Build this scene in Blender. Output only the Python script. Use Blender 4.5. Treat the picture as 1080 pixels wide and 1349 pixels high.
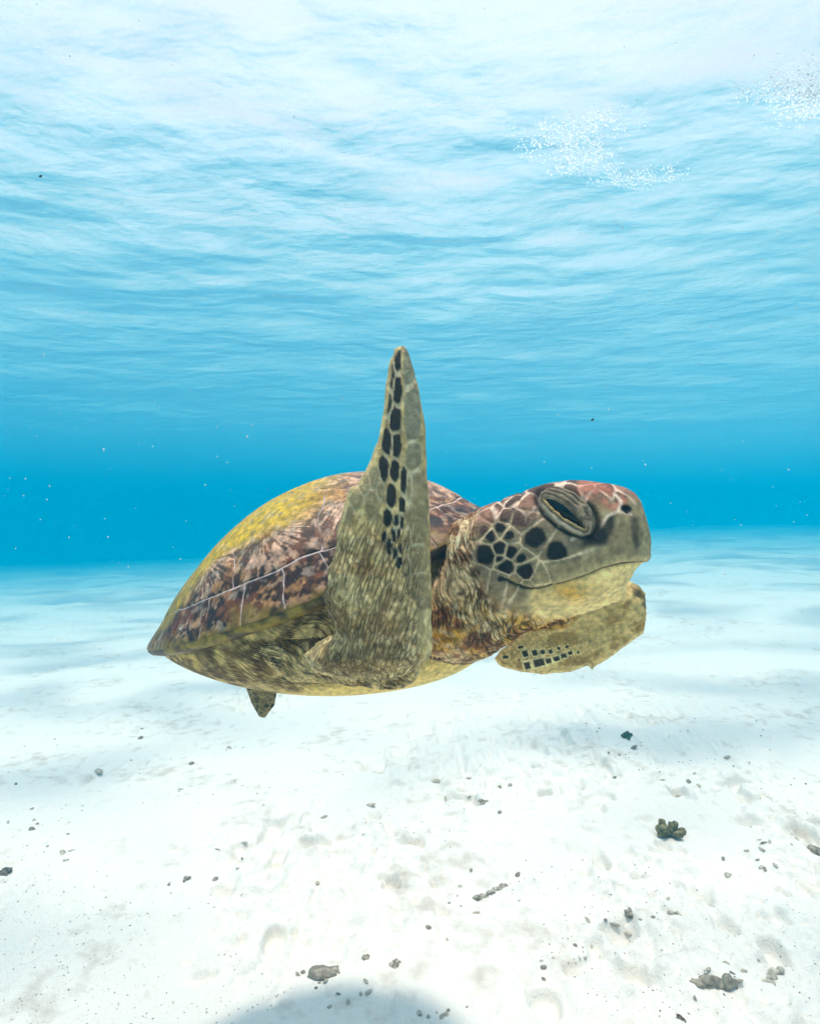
import bpy, bmesh, math, random
import numpy as np

for _o in list(bpy.data.objects):
    bpy.data.objects.remove(_o, do_unlink=True)
scene = bpy.context.scene
COL = scene.collection
RNG = np.random.default_rng(7)
random.seed(7)

# ------------------------------------------------------------------ camera
F, CX, CY = 750.0, 540.0, 674.5            # focal length and centre in photograph pixels
cam_d = bpy.data.cameras.new('camera')
cam = bpy.data.objects.new('camera', cam_d)
COL.objects.link(cam)
cam.location = (0, 0, 0)
cam.rotation_euler = (math.radians(90), 0, 0)
cam_d.sensor_fit = 'HORIZONTAL'
cam_d.sensor_width = 36.0
cam_d.lens = 36.0 * F / 1080.0
cam_d.clip_start = 0.02
cam_d.clip_end = 2000
scene.camera = cam

# ------------------------------------------------------------------ sky, sun, exposure
SUN_EL, SUN_AZ = 89.3, 176.0                 # azimuth measured from +Y towards +X
world = bpy.data.worlds.new('World')
scene.world = world
world.use_nodes = True
wn = world.node_tree.nodes
sky = wn.new('ShaderNodeTexSky')
sky.sky_type = 'NISHITA'
sky.sun_disc = False
sky.sun_elevation = math.radians(SUN_EL)
sky.sun_rotation = math.radians(SUN_AZ)
world.node_tree.links.new(sky.outputs[0], wn['Background'].inputs['Color'])
wn['Background'].inputs['Strength'].default_value = 0.1
sun_d = bpy.data.lights.new('sun', 'SUN')
sun_d.energy = 5.0
sun_d.angle = math.radians(4.0)       # softened by the waves overhead
sun_d.color = (1.0, 0.77, 0.66)
sun = bpy.data.objects.new('sun', sun_d)
COL.objects.link(sun)
sun.rotation_euler = (math.radians(90 - SUN_EL), 0, math.radians(180 - SUN_AZ))
sun.location = (0, 1, 8)
sun.rotation_euler = (math.radians(-(90 - SUN_EL)), 0, math.radians(-SUN_AZ))
vs = scene.view_settings
vs.view_transform = 'Standard'
vs.look = 'None'
vs.exposure = 0.55
vs.gamma = 1.0
vs.use_curve_mapping = False
cy = scene.cycles
cy.use_denoising = True
cy.use_adaptive_sampling = True
cy.adaptive_threshold = 0.03
try:
    cy.denoiser = 'OPENIMAGEDENOISE'
except Exception:
    pass
cy.max_bounces = 6
cy.diffuse_bounces = 2
cy.glossy_bounces = 2
cy.transmission_bounces = 2
cy.volume_bounces = 1
cy.transparent_max_bounces = 8
cy.sample_clamp_indirect = 4.0
cy.caustics_reflective = False
cy.caustics_refractive = False

# ------------------------------------------------------------------ numpy helpers
def P(px, py, Y):
    return np.array([(px - CX) / F * Y, Y, -(py - CY) / F * Y])

def sstep(a, b, x):
    t = np.clip((x - a) / (b - a), 0, 1)
    return t * t * (3 - 2 * t)

def _hash(i, j, k, seed):
    h = (i.astype(np.int64) * 73856093) ^ (j.astype(np.int64) * 19349663) ^ (k.astype(np.int64) * 83492791) ^ (seed * 2654435761)
    h = (h ^ (h >> 13)) * 1274126177 & 0x7fffffff
    h = (h ^ (h >> 16)) * 1911520717 & 0x7fffffff
    return (h & 0xffffff).astype(np.float64) / 0xffffff

def noise(p, freq=1.0, seed=0):
    q = np.asarray(p, float) * freq + 1000.0 + seed * 17.31
    i = np.floor(q)
    t = q - i
    t = t * t * t * (t * (t * 6 - 15) + 10)
    i = i.astype(np.int64)
    x, y, z = i[:, 0], i[:, 1], i[:, 2]
    tx, ty, tz = t[:, 0], t[:, 1], t[:, 2]
    r = 0
    for dx in (0, 1):
        for dy in (0, 1):
            for dz in (0, 1):
                w = (tx if dx else 1 - tx) * (ty if dy else 1 - ty) * (tz if dz else 1 - tz)
                r = r + w * _hash(x + dx, y + dy, z + dz, seed)
    return r

def fbm(p, freq=1.0, octs=4, seed=0, gain=0.5):
    a, s, r = 1.0, 0.0, 0.0
    for o in range(octs):
        r = r + a * noise(p, freq * 2 ** o, seed + o * 5)
        s += a
        a *= gain
    return r / s

def worley(p, freq, seed=0):
    """distance to nearest and second nearest cell point, and the nearest's random value"""
    q = np.asarray(p, float) * freq + 500.0
    i = np.floor(q).astype(np.int64)
    f1 = np.full(len(q), 9.0)
    f2 = np.full(len(q), 9.0)
    idv = np.zeros(len(q))
    for dx in (-1, 0, 1):
        for dy in (-1, 0, 1):
            for dz in (-1, 0, 1):
                c = i + np.array([dx, dy, dz])
                h = [_hash(c[:, 0], c[:, 1], c[:, 2], seed + s) for s in (1, 2, 3)]
                pt = c + np.stack(h, 1)
                d = np.sqrt(((q - pt) ** 2).sum(1))
                near = d < f1
                f2 = np.where(near, f1, np.minimum(f2, d))
                idv = np.where(near, h[0], idv)
                f1 = np.where(near, d, f1)
    return f1, f2, idv

def lin(r, g, b):
    c = np.array([r, g, b]) / 255.0
    return np.where(c <= 0.04045, c / 12.92, ((c + 0.055) / 1.055) ** 2.4)

def mix(a, b, t):
    t = np.asarray(t)[..., None] if np.ndim(t) else t
    return a * (1 - t) + b * t

def poly_sdf(q, poly):
    """signed distance of 2D points to a polygon (negative inside)"""
    poly = np.asarray(poly, float)
    n = len(poly)
    d = np.full(len(q), 1e9)
    s = np.ones(len(q))
    for i in range(n):
        a, b = poly[i], poly[i - 1]
        e = b - a
        w = q - a
        t = np.clip((w @ e) / max(e @ e, 1e-12), 0, 1)
        bb = w - t[:, None] * e
        d = np.minimum(d, (bb ** 2).sum(1))
        c1 = q[:, 1] >= a[1]
        c2 = q[:, 1] < b[1]
        c3 = e[0] * w[:, 1] > e[1] * w[:, 0]
        s = np.where((c1 & c2 & c3) | (~c1 & ~c2 & ~c3), -s, s)
    return s * np.sqrt(d)

def line_dist(q, pts):
    pts = np.asarray(pts, float)
    d = np.full(len(q), 1e9)
    for a, b in zip(pts[:-1], pts[1:]):
        e = b - a
        w = q - a
        t = np.clip((w @ e) / max(e @ e, 1e-12), 0, 1)
        d = np.minimum(d, ((w - t[:, None] * e) ** 2).sum(1))
    return np.sqrt(d)

# ------------------------------------------------------------------ object helpers
def mesh_obj(name, verts, faces, mat=None, parent=None, smooth=True, colors=None, loc=None):
    verts = np.asarray(verts, float)
    if loc is not None:
        verts = verts - np.asarray(loc)
    me = bpy.data.meshes.new(name)
    if isinstance(faces, np.ndarray):
        nf, k = faces.shape
        me.vertices.add(len(verts))
        me.vertices.foreach_set('co', verts.astype(np.float32).ravel())
        me.loops.add(nf * k)
        me.loops.foreach_set('vertex_index', faces.astype(np.int32).ravel())
        me.polygons.add(nf)
        me.polygons.foreach_set('loop_start', (np.arange(nf) * k).astype(np.int32))
        me.update(calc_edges=True)
        me.validate()
    else:
        me.from_pydata(verts.tolist(), [], faces)
        me.update()
    if smooth:
        me.polygons.foreach_set('use_smooth', np.ones(len(me.polygons), bool))
    if colors is not None:
        at = me.color_attributes.new('Col', 'FLOAT_COLOR', 'POINT')
        c = np.ones((len(verts), 4), np.float32)
        c[:, :3] = np.clip(colors, 0, 1)
        at.data.foreach_set('color', c.ravel())
    if mat:
        me.materials.append(mat)
    o = bpy.data.objects.new(name, me)
    COL.objects.link(o)
    if loc is not None:
        o.location = loc
    if parent is not None:
        o.parent = parent
    return o

def tag(o, label=None, cat=None, group=None, kind=None):
    if label: o['label'] = label
    if cat: o['category'] = cat
    if group: o['group'] = group
    if kind: o['kind'] = kind
    return o

def vnormals(v, f):
    n = np.zeros_like(v)
    a = v[f[:, 2]] - v[f[:, 0]]
    b = v[f[:, 3 if f.shape[1] == 4 else 1]] - v[f[:, 1 if f.shape[1] == 4 else 0]]
    fn = np.cross(a, b) if f.shape[1] == 4 else np.cross(v[f[:, 1]] - v[f[:, 0]], v[f[:, 2]] - v[f[:, 0]])
    for k in range(f.shape[1]):
        for c in range(3):
            n[:, c] += np.bincount(f[:, k], fn[:, c], len(v))
    return n / np.maximum(np.linalg.norm(n, axis=1, keepdims=True), 1e-12)

# ------------------------------------------------------------------ materials
def new_mat(name):
    m = bpy.data.materials.new(name)
    m.use_nodes = True
    nt = m.node_tree
    return m, nt, nt.nodes, nt.links, nt.nodes['Principled BSDF']

def skin_mat(name, rough=0.5, bump=0.25, scale=260.0, var=0.25, spec=0.35):
    m, nt, N, L, b = new_mat(name)
    at = N.new('ShaderNodeAttribute'); at.attribute_name = 'Col'
    tc = N.new('ShaderNodeTexCoord')
    n1 = N.new('ShaderNodeTexNoise'); n1.inputs['Scale'].default_value = scale; n1.inputs['Detail'].default_value = 4
    n2 = N.new('ShaderNodeTexNoise'); n2.inputs['Scale'].default_value = scale * 0.3; n2.inputs['Detail'].default_value = 5
    L.new(tc.outputs['Object'], n1.inputs['Vector']); L.new(tc.outputs['Object'], n2.inputs['Vector'])
    mr = N.new('ShaderNodeMapRange')
    mr.inputs['From Min'].default_value = 0.3; mr.inputs['From Max'].default_value = 0.7
    mr.inputs['To Min'].default_value = 1 - var; mr.inputs['To Max'].default_value = 1 + var
    L.new(n2.outputs['Fac'], mr.inputs['Value'])
    mx = N.new('ShaderNodeVectorMath'); mx.operation = 'SCALE'
    L.new(at.outputs['Color'], mx.inputs[0]); L.new(mr.outputs[0], mx.inputs['Scale'])
    L.new(mx.outputs[0], b.inputs['Base Color'])
    b.inputs['Roughness'].default_value = rough
    b.inputs['Specular IOR Level'].default_value = spec
    bp = N.new('ShaderNodeBump'); bp.inputs['Strength'].default_value = bump; bp.inputs['Distance'].default_value = 0.003
    L.new(n1.outputs['Fac'], bp.inputs['Height']); L.new(bp.outputs[0], b.inputs['Normal'])
    return m

M_SKIN = skin_mat('turtle_skin', 0.55, 0.7, 380, 0.35, 0.2)
def add_creases(m):
    N, L = m.node_tree.nodes, m.node_tree.links
    b = N['Principled BSDF']
    wp, wm = N.new('ShaderNodeAttribute'), N.new('ShaderNodeAttribute')
    wp.attribute_name, wm.attribute_name = 'crease_space', 'crease_mask'
    vo = N.new('ShaderNodeTexVoronoi'); vo.feature = 'DISTANCE_TO_EDGE'; vo.inputs['Scale'].default_value = 150
    L.new(wp.outputs['Vector'], vo.inputs['Vector'])
    mr = N.new('ShaderNodeMapRange'); mr.inputs['From Min'].default_value = 0.015; mr.inputs['From Max'].default_value = 0.17
    L.new(vo.outputs['Distance'], mr.inputs['Value'])
    inv = N.new('ShaderNodeMath'); inv.operation = 'SUBTRACT'; inv.inputs[0].default_value = 1.0
    L.new(mr.outputs[0], inv.inputs[1])
    k = N.new('ShaderNodeMath'); k.operation = 'MULTIPLY'
    L.new(inv.outputs[0], k.inputs[0]); L.new(wm.outputs['Fac'], k.inputs[1])
    old = b.inputs['Base Color'].links[0].from_socket
    mx = N.new('ShaderNodeMix'); mx.data_type = 'RGBA'; mx.blend_type = 'MULTIPLY'
    mx.inputs[7].default_value = (0.30, 0.23, 0.16, 1)
    L.new(k.outputs[0], mx.inputs['Factor']); L.new(old, mx.inputs[6]); L.new(mx.outputs[2], b.inputs['Base Color'])
    b2 = N.new('ShaderNodeBump'); b2.inputs['Strength'].default_value = 1.0; b2.inputs['Distance'].default_value = 0.003; b2.invert = True
    L.new(k.outputs[0], b2.inputs['Height'])
    bo = b.inputs['Normal'].links[0].from_node
    L.new(b2.outputs[0], bo.inputs['Normal'])
add_creases(M_SKIN)
M_SCUTE = skin_mat('scute_horn', 0.45, 0.35, 260, 0.45, 0.3)
M_PLAST = skin_mat('plastron_horn', 0.45, 0.15, 120, 0.18, 0.35)
M_RUBBLE = skin_mat('coral_rubble', 0.9, 0.5, 300, 0.35, 0.1)
m_eye, _, _, _, b = new_mat('eye_dark')
b.inputs['Base Color'].default_value = (0.008, 0.007, 0.006, 1)
b.inputs['Roughness'].default_value = 0.15
b.inputs['Specular IOR Level'].default_value = 0.35

def sand_mat():
    m, nt, N, L, b = new_mat('white_sand')
    tc = N.new('ShaderNodeTexCoord')
    def tex(scale, detail, rough=0.6):
        n = N.new('ShaderNodeTexNoise')
        n.inputs['Scale'].default_value = scale; n.inputs['Detail'].default_value = detail; n.inputs['Roughness'].default_value = rough
        L.new(tc.outputs['Object'], n.inputs['Vector'])
        return n
    big, mid, fine = tex(1.3, 5), tex(14, 6), tex(320, 3)
    r1 = N.new('ShaderNodeValToRGB')
    r1.color_ramp.elements[0].position = 0.26; r1.color_ramp.elements[0].color = (0.68, 0.61, 0.52, 1)
    r1.color_ramp.elements[1].position = 0.47; r1.color_ramp.elements[1].color = (0.90, 0.85, 0.76, 1)
    big2 = tex(2.1, 4)
    ad = N.new('ShaderNodeMapRange'); ad.inputs['From Min'].default_value = 0.35; ad.inputs['From Max'].default_value = 0.6
    ad.inputs['To Min'].default_value = -0.10; ad.inputs['To Max'].default_value = 0.14
    L.new(big2.outputs['Fac'], ad.inputs['Value'])
    su = N.new('ShaderNodeMath'); su.operation = 'ADD'
    L.new(mid.outputs['Fac'], su.inputs[0]); L.new(ad.outputs[0], su.inputs[1])
    L.new(su.outputs[0], r1.inputs['Fac'])
    r2 = N.new('ShaderNodeValToRGB')                      # scattered dark grains
    r2.color_ramp.elements[0].position = 0.30; r2.color_ramp.elements[0].color = (0.3, 0.28, 0.25, 1)
    r2.color_ramp.elements[1].position = 0.40; r2.color_ramp.elements[1].color = (1, 1, 1, 1)
    L.new(fine.outputs['Fac'], r2.inputs['Fac'])
    mu = N.new('ShaderNodeMix'); mu.data_type = 'RGBA'; mu.blend_type = 'MULTIPLY'
    r3 = N.new('ShaderNodeValToRGB')
    r3.color_ramp.elements[0].position = 0.42; r3.color_ramp.elements[0].color = (0.12, 0.12, 0.12, 1)
    r3.color_ramp.elements[1].position = 0.62; r3.color_ramp.elements[1].color = (0.8, 0.8, 0.8, 1)
    L.new(big.outputs['Fac'], r3.inputs['Fac'])
    L.new(r3.outputs['Color'], mu.inputs['Factor'])
    L.new(r1.outputs['Color'], mu.inputs[6]); L.new(r2.outputs['Color'], mu.inputs[7])
    L.new(mu.outputs[2], b.inputs['Base Color'])
    b.inputs['Roughness'].default_value = 0.95
    b.inputs['Specular IOR Level'].default_value = 0.1
    g = tex(140, 4)
    bp = N.new('ShaderNodeBump'); bp.inputs['Strength'].default_value = 0.6; bp.inputs['Distance'].default_value = 0.008
    L.new(g.outputs['Fac'], bp.inputs['Height']); L.new(bp.outputs[0], b.inputs['Normal'])
    return m
M_SAND = sand_mat()

def water_surface_mat():
    """thin wavy sheet: Fresnel mirror seen from below, clear to steep sunlight, with a milky share"""
    m = bpy.data.materials.new('water_surface'); m.use_nodes = True
    N, L = m.node_tree.nodes, m.node_tree.links
    N.remove(N['Principled BSDF'])
    out = N['Material Output']
    tc = N.new('ShaderNodeTexCoord')
    mp = N.new('ShaderNodeMapping'); mp.inputs['Scale'].default_value = (0.7, 1.0, 1.0)
    mp.inputs['Rotation'].default_value = (0, 0, math.radians(12))
    L.new(tc.outputs['Object'], mp.inputs['Vector'])
    n1 = N.new('ShaderNodeTexNoise'); n1.inputs['Scale'].default_value = 1.5; n1.inputs['Detail'].default_value = 4; n1.inputs['Roughness'].default_value = 0.45
    n1.inputs['Distortion'].default_value = 0.1
    L.new(mp.outputs[0], n1.inputs['Vector'])
    bp = N.new('ShaderNodeBump'); bp.inputs['Strength'].default_value = 0.48; bp.inputs['Distance'].default_value = 0.2
    L.new(n1.outputs['Fac'], bp.inputs['Height'])
    lw = N.new('ShaderNodeLayerWeight'); lw.inputs['Blend'].default_value = 0.5
    L.new(bp.outputs[0], lw.inputs['Normal'])
    fr = N.new('ShaderNodeMapRange'); fr.interpolation_type = 'SMOOTHSTEP'      # mirror at grazing angles, clear overhead
    fr.inputs['From Min'].default_value = 0.20; fr.inputs['From Max'].default_value = 0.66
    fr.inputs['To Min'].default_value = 0.02; fr.inputs['To Max'].default_value = 1.0
    L.new(lw.outputs['Facing'], fr.inputs['Value'])
    gl = N.new('ShaderNodeBsdfGlossy'); gl.inputs['Roughness'].default_value = 0.28; gl.inputs['Color'].default_value = (1, 1, 1, 1)
    L.new(bp.outputs[0], gl.inputs['Normal'])
    # sunlight focused by waves, painted as bright and dim tint in the sheet
    n2 = N.new('ShaderNodeTexNoise'); n2.inputs['Scale'].default_value = 0.9; n2.inputs['Detail'].default_value = 4; n2.inputs['Distortion'].default_value = 0.5
    L.new(mp.outputs[0], n2.inputs['Vector'])
    rp = N.new('ShaderNodeValToRGB')
    rp.color_ramp.elements[0].position = 0.36; rp.color_ramp.elements[0].color = (0.30, 0.33, 0.36, 1)
    rp.color_ramp.elements[1].position = 0.54; rp.color_ramp.elements[1].color = (1, 1, 1, 1)
    L.new(n2.outputs['Fac'], rp.inputs['Fac'])
    tr = N.new('ShaderNodeBsdfTransparent')
    L.new(rp.outputs['Color'], tr.inputs['Color'])
    tl = N.new('ShaderNodeBsdfTranslucent'); tl.inputs['Color'].default_value = (0.95, 0.97, 1, 1)
    L.new(bp.outputs[0], tl.inputs['Normal'])
    m2 = N.new('ShaderNodeMixShader'); m2.inputs['Fac'].default_value = 0.42
    L.new(tr.outputs[0], m2.inputs[1]); L.new(tl.outputs[0], m2.inputs[2])
    m1 = N.new('ShaderNodeMixShader')
    L.new(fr.outputs[0], m1.inputs['Fac']); L.new(m2.outputs[0], m1.inputs[1]); L.new(gl.outputs[0], m1.inputs[2])
    m3 = N.new('ShaderNodeMixShader'); m3.inputs['Fac'].default_value = 0.05
    L.new(m1.outputs[0], m3.inputs[1]); L.new(tl.outputs[0], m3.inputs[2])
    L.new(m3.outputs[0], out.inputs['Surface'])
    return m

# ------------------------------------------------------------------ seabed
FLOOR = -1.1
def ground_h(x, y):
    p = np.stack([x, y, np.zeros_like(x)], 1)
    z = np.full(len(x), FLOOR)
    yy = np.maximum(y - 1.0, 0)
    slope = 0.076 + (0.004 - 0.076) * sstep(-0.75, 0.70, x / np.maximum(y, 1.0))
    z -= slope * np.minimum(yy, 70) + 0.05
    ps = p * np.array([0.6, 1.0, 1.0])
    z += 0.17 * (fbm(ps, 0.55, 3, 3) - 0.5) * (0.5 + sstep(1.5, 5, y) + 1.5 * sstep(8, 30, y))
    z += 0.055 * (fbm(ps, 1.7, 3, 11) - 0.5)
    rough = sstep(0.44, 0.6, fbm(p, 1.4, 3, 21))
    near = 1 - sstep(4, 8, np.hypot(x, y))
    z += (0.030 + 0.050 * rough) * (fbm(p, 6, 3, 31) - 0.5)
    z += near * (0.005 + 0.034 * rough) * (fbm(p, 26, 3, 41) - 0.5)
    pit = noise(p, 13, 51)
    z -= near * 0.030 * sstep(0.70, 0.90, pit) * (0.25 + rough)
    pit = noise(p, 30, 57)
    z -= near * 0.018 * sstep(0.74, 0.93, pit) * (0.2 + rough)
    z -= 8.0 * sstep(60, 120, y)
    return z

def axis_pts(segs):
    out = []
    for a, b, n in segs:
        out.append(np.linspace(a, b, n, endpoint=False))
    return np.concatenate(out)

def grid_faces(nx, ny):
    i = np.arange(nx * ny).reshape(ny, nx)
    return np.stack([i[:-1, :-1], i[:-1, 1:], i[1:, 1:], i[1:, :-1]], -1).reshape(-1, 4)

def geo(a, b, n):
    return a * (b / a) ** (np.arange(n + 1) / n)

xp = np.concatenate([np.linspace(0, 1.6, 300, endpoint=False), geo(1.6, 225, 170)])
xs = np.concatenate([-xp[:0:-1], xp])
ys = np.concatenate([-geo(225, 0.4, 44), np.linspace(-0.35, 0.85, 30, endpoint=False),
                     np.linspace(0.85, 2.6, 330, endpoint=False), geo(2.6, 225, 350)])
gx, gy = np.meshgrid(xs, ys)
gv = np.stack([gx.ravel(), gy.ravel(), ground_h(gx.ravel(), gy.ravel())], 1)
seabed = mesh_obj('seabed', gv, grid_faces(len(xs), len(ys)), M_SAND)
tag(seabed, kind='structure')

# ------------------------------------------------------------------ water surface
SURF = 3.0
wx = np.concatenate([-geo(0.3, 225, 140)[::-1], np.linspace(-0.25, 0.25, 5), geo(0.3, 225, 140)])
wy = np.concatenate([-geo(225, 0.5, 44), np.linspace(-0.4, 8, 170), geo(8.05, 225, 130)])
gx, gy = np.meshgrid(wx, wy)
p = np.stack([gx.ravel() * 0.6, gy.ravel(), 0 * gx.ravel()], 1)
wz = SURF + 0.22 * (fbm(p, 0.35, 2, 5) - 0.5) + 0.16 * (fbm(p, 0.9, 3, 9) - 0.5)
water = mesh_obj('water_surface', np.stack([gx.ravel(), gy.ravel(), wz], 1), grid_faces(len(wx), len(wy))[:, :], water_surface_mat())
tag(water, kind='structure')

# ------------------------------------------------------------------ the water itself
def box(name, lo, hi, mat):
    (x0, y0, z0), (x1, y1, z1) = lo, hi
    v = [(x, y, z) for z in (z0, z1) for y in (y0, y1) for x in (x0, x1)]
    f = [(0, 2, 3, 1), (4, 5, 7, 6), (0, 1, 5, 4), (2, 6, 7, 3), (0, 4, 6, 2), (1, 3, 7, 5)]
    return mesh_obj(name, v, f, mat, smooth=False)
hz = bpy.data.materials.new('sea_water'); hz.use_nodes = True
hn = hz.node_tree.nodes
hn.remove(hn['Principled BSDF'])
pv = hn.new('ShaderNodeVolumePrincipled')
pv.inputs['Color'].default_value = (0.0, 0.345, 0.59, 1)
pv.inputs['Density'].default_value = 0.079
pv.inputs['Anisotropy'].default_value = 0.35
pv.inputs['Absorption Color'].default_value = (0.0, 0.25, 0.66, 1)
hz.node_tree.links.new(pv.outputs[0], hn['Material Output'].inputs['Volume'])
haze = box('haze', (-232, -232, -11.5), (232, 232, SURF + 0.35), hz)
tag(haze, kind='stuff')
haze['label'] = 'clear blue sea water thickening with distance'
haze['category'] = 'water'

# ================================================================== the turtle
ROOT = np.array([-0.13, 0.98, -0.33])
turtle = bpy.data.objects.new('sea_turtle', None)
turtle.empty_display_size = 0.1
COL.objects.link(turtle)
turtle.location = ROOT
tag(turtle, 'brown and yellow sea turtle gliding above white sand, one front flipper raised', 'turtle')

# ------------------------------------------------------------------ shell frame
SH_A, SH_P = math.radians(13), math.radians(20)
SC = np.array([-0.175, 1.10, -0.165])
SF = np.array([math.cos(SH_A) * math.cos(SH_P), -math.sin(SH_A) * math.cos(SH_P), math.sin(SH_P)])
SL = np.array([math.sin(SH_A), math.cos(SH_A), 0.0])
SU = np.cross(SF, SL)
SM = np.stack([SF, SL, SU])                 # rows: local axes in world
LX, WY, HZ = 0.352, 0.262, 0.205
def shell_world(l): return SC + l @ SM
def shell_local(w): return (w - SC) @ SM.T

def outline(th):
    c, s = np.cos(th), np.sin(th)
    x = LX * c * np.where(c > 0, 1 + 0.06 * sstep(0.2, 1.0, c), 1.0) * 0.965
    y = WY * 0.965 * s * (1 + 0.13 * c) * (1 - 0.10 * sstep(0.5, 1.0, -c))
    return x, y

def carap(a, b, off=0.0):
    """disc coordinates (a forward, b left) to local points on the carapace"""
    rho = np.sqrt(a * a + b * b)
    th = np.arctan2(b, a)
    g = np.sin(np.clip(rho, 0, 1) * math.pi / 2)
    x0, y0 = outline(th)
    fl_ = 1 + 0.055 * sstep(0.74, 1.0, rho)          # the rim flares outwards
    x, y = x0 * g * fl_, y0 * g * fl_
    h = (1 - np.clip(g, 0, 1) ** 2.2) ** 0.72
    fx = x / LX
    z = HZ * h * (1 + 0.15 * fx - 0.15 * fx * fx) + 0.02 * np.cos(th) ** 2 * g * g
    z = z + 0.006 * np.cos(np.clip(np.abs(b) / 0.18, 0, 1) * math.pi) * sstep(0.9, 0.5, rho)   # faint keel
    return np.stack([x, y, z], -1)

def warp(q):
    p3 = np.stack([q[:, 0], q[:, 1], 0 * q[:, 0]], 1)
    w_ = np.stack([noise(p3, 7, 401) - 0.5 + 0.4 * (noise(p3, 24, 403) - 0.5), noise(p3, 7, 402) - 0.5 + 0.4 * (noise(p3, 24, 404) - 0.5)], 1)
    return q + 0.030 * w_ * sstep(1.0, 0.9, np.linalg.norm(q, axis=1))[:, None]

def carap_n(a, b):
    e = 1e-3
    du = carap(a + e, b) - carap(a - e, b)
    dv = carap(a, b + e) - carap(a, b - e)
    n = np.cross(du, dv)
    return n / np.maximum(np.linalg.norm(n, axis=-1, keepdims=True), 1e-9)

C_DARK, C_BROWN = lin(50, 28, 20), lin(108, 62, 38)
C_TAN, C_PINK = lin(224, 166, 104), lin(236, 190, 156)
C_YEL, C_OLIVE = lin(226, 186, 22), lin(128, 108, 36)
C_SEAM = lin(222, 200, 192)

# carapace base: seams show between the scutes
nr, nth = 64, 240
rr = np.concatenate([np.linspace(0.02, 0.9, 48), np.linspace(0.91, 1.0, nr - 48)])
th = np.linspace(0, 2 * math.pi, nth, endpoint=False)
R, T = np.meshgrid(rr, th, indexing='ij')
top = carap(R * np.cos(T), R * np.sin(T)).reshape(-1, 3)
und = []
for k, (fr_, dz) in enumerate(((1.058, -0.004), (1.045, -0.010), (1.01, -0.015), (0.92, -0.016))):
    ox, oy = outline(th)
    e = carap(np.cos(th), np.sin(th))
    und.append(np.stack([ox * fr_, oy * fr_, e[:, 2] + dz], 1))
cv = np.concatenate([top] + und)
nrow = nr + 4
ci = np.arange(nrow * nth).reshape(nrow, nth)
cf = np.stack([ci[:-1], ci[1:], np.roll(ci[1:], -1, 1), np.roll(ci[:-1], -1, 1)], -1).reshape(-1, 4)
ccol = np.tile(C_SEAM, (len(cv), 1))
pn = shell_world(cv)
nn = fbm(pn, 30, 4, 71)
rall = np.concatenate([np.repeat(rr, nth), np.ones(4 * nth)])
ccol = mix(ccol, lin(150, 118, 98), np.where(rall < 0.69, 0.9, np.where(rall < 0.76, 0.1, 0.75)) * sstep(0.3, 0.6, fbm(pn, 60, 3, 73)))
low = np.concatenate([np.zeros(len(top)), np.ones(len(cv) - len(top))])
ccol = mix(ccol, mix(np.tile(lin(150, 124, 46), (len(cv), 1)), lin(74, 52, 34), sstep(.42, .58, nn)), np.maximum(low, sstep(0.955, 0.975, rall)))
crown = np.arange(nth)                          # close the hole at the crown
cap_v = carap(np.array([0.0]), np.array([0.0]))
cv = np.concatenate([cv, cap_v]); ccol = np.concatenate([ccol, [C_SEAM]])
cfl = cf.tolist() + [(len(cv) - 1, int(i), int((i + 1) % nth)) for i in crown]
carapace = mesh_obj('carapace', shell_world(cv) - ROOT, cfl, M_SCUTE, turtle, colors=ccol)

def densify(poly, n):
    poly = np.asarray(poly, float)
    seg = np.linalg.norm(np.roll(poly, -1, 0) - poly, axis=1)
    s = np.concatenate([[0], np.cumsum(seg)])
    q = np.linspace(0, s[-1], n, endpoint=False)
    pp = np.concatenate([poly, poly[:1]])
    return np.stack([np.interp(q, s, pp[:, 0]), np.interp(q, s, pp[:, 1])], 1)

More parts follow.
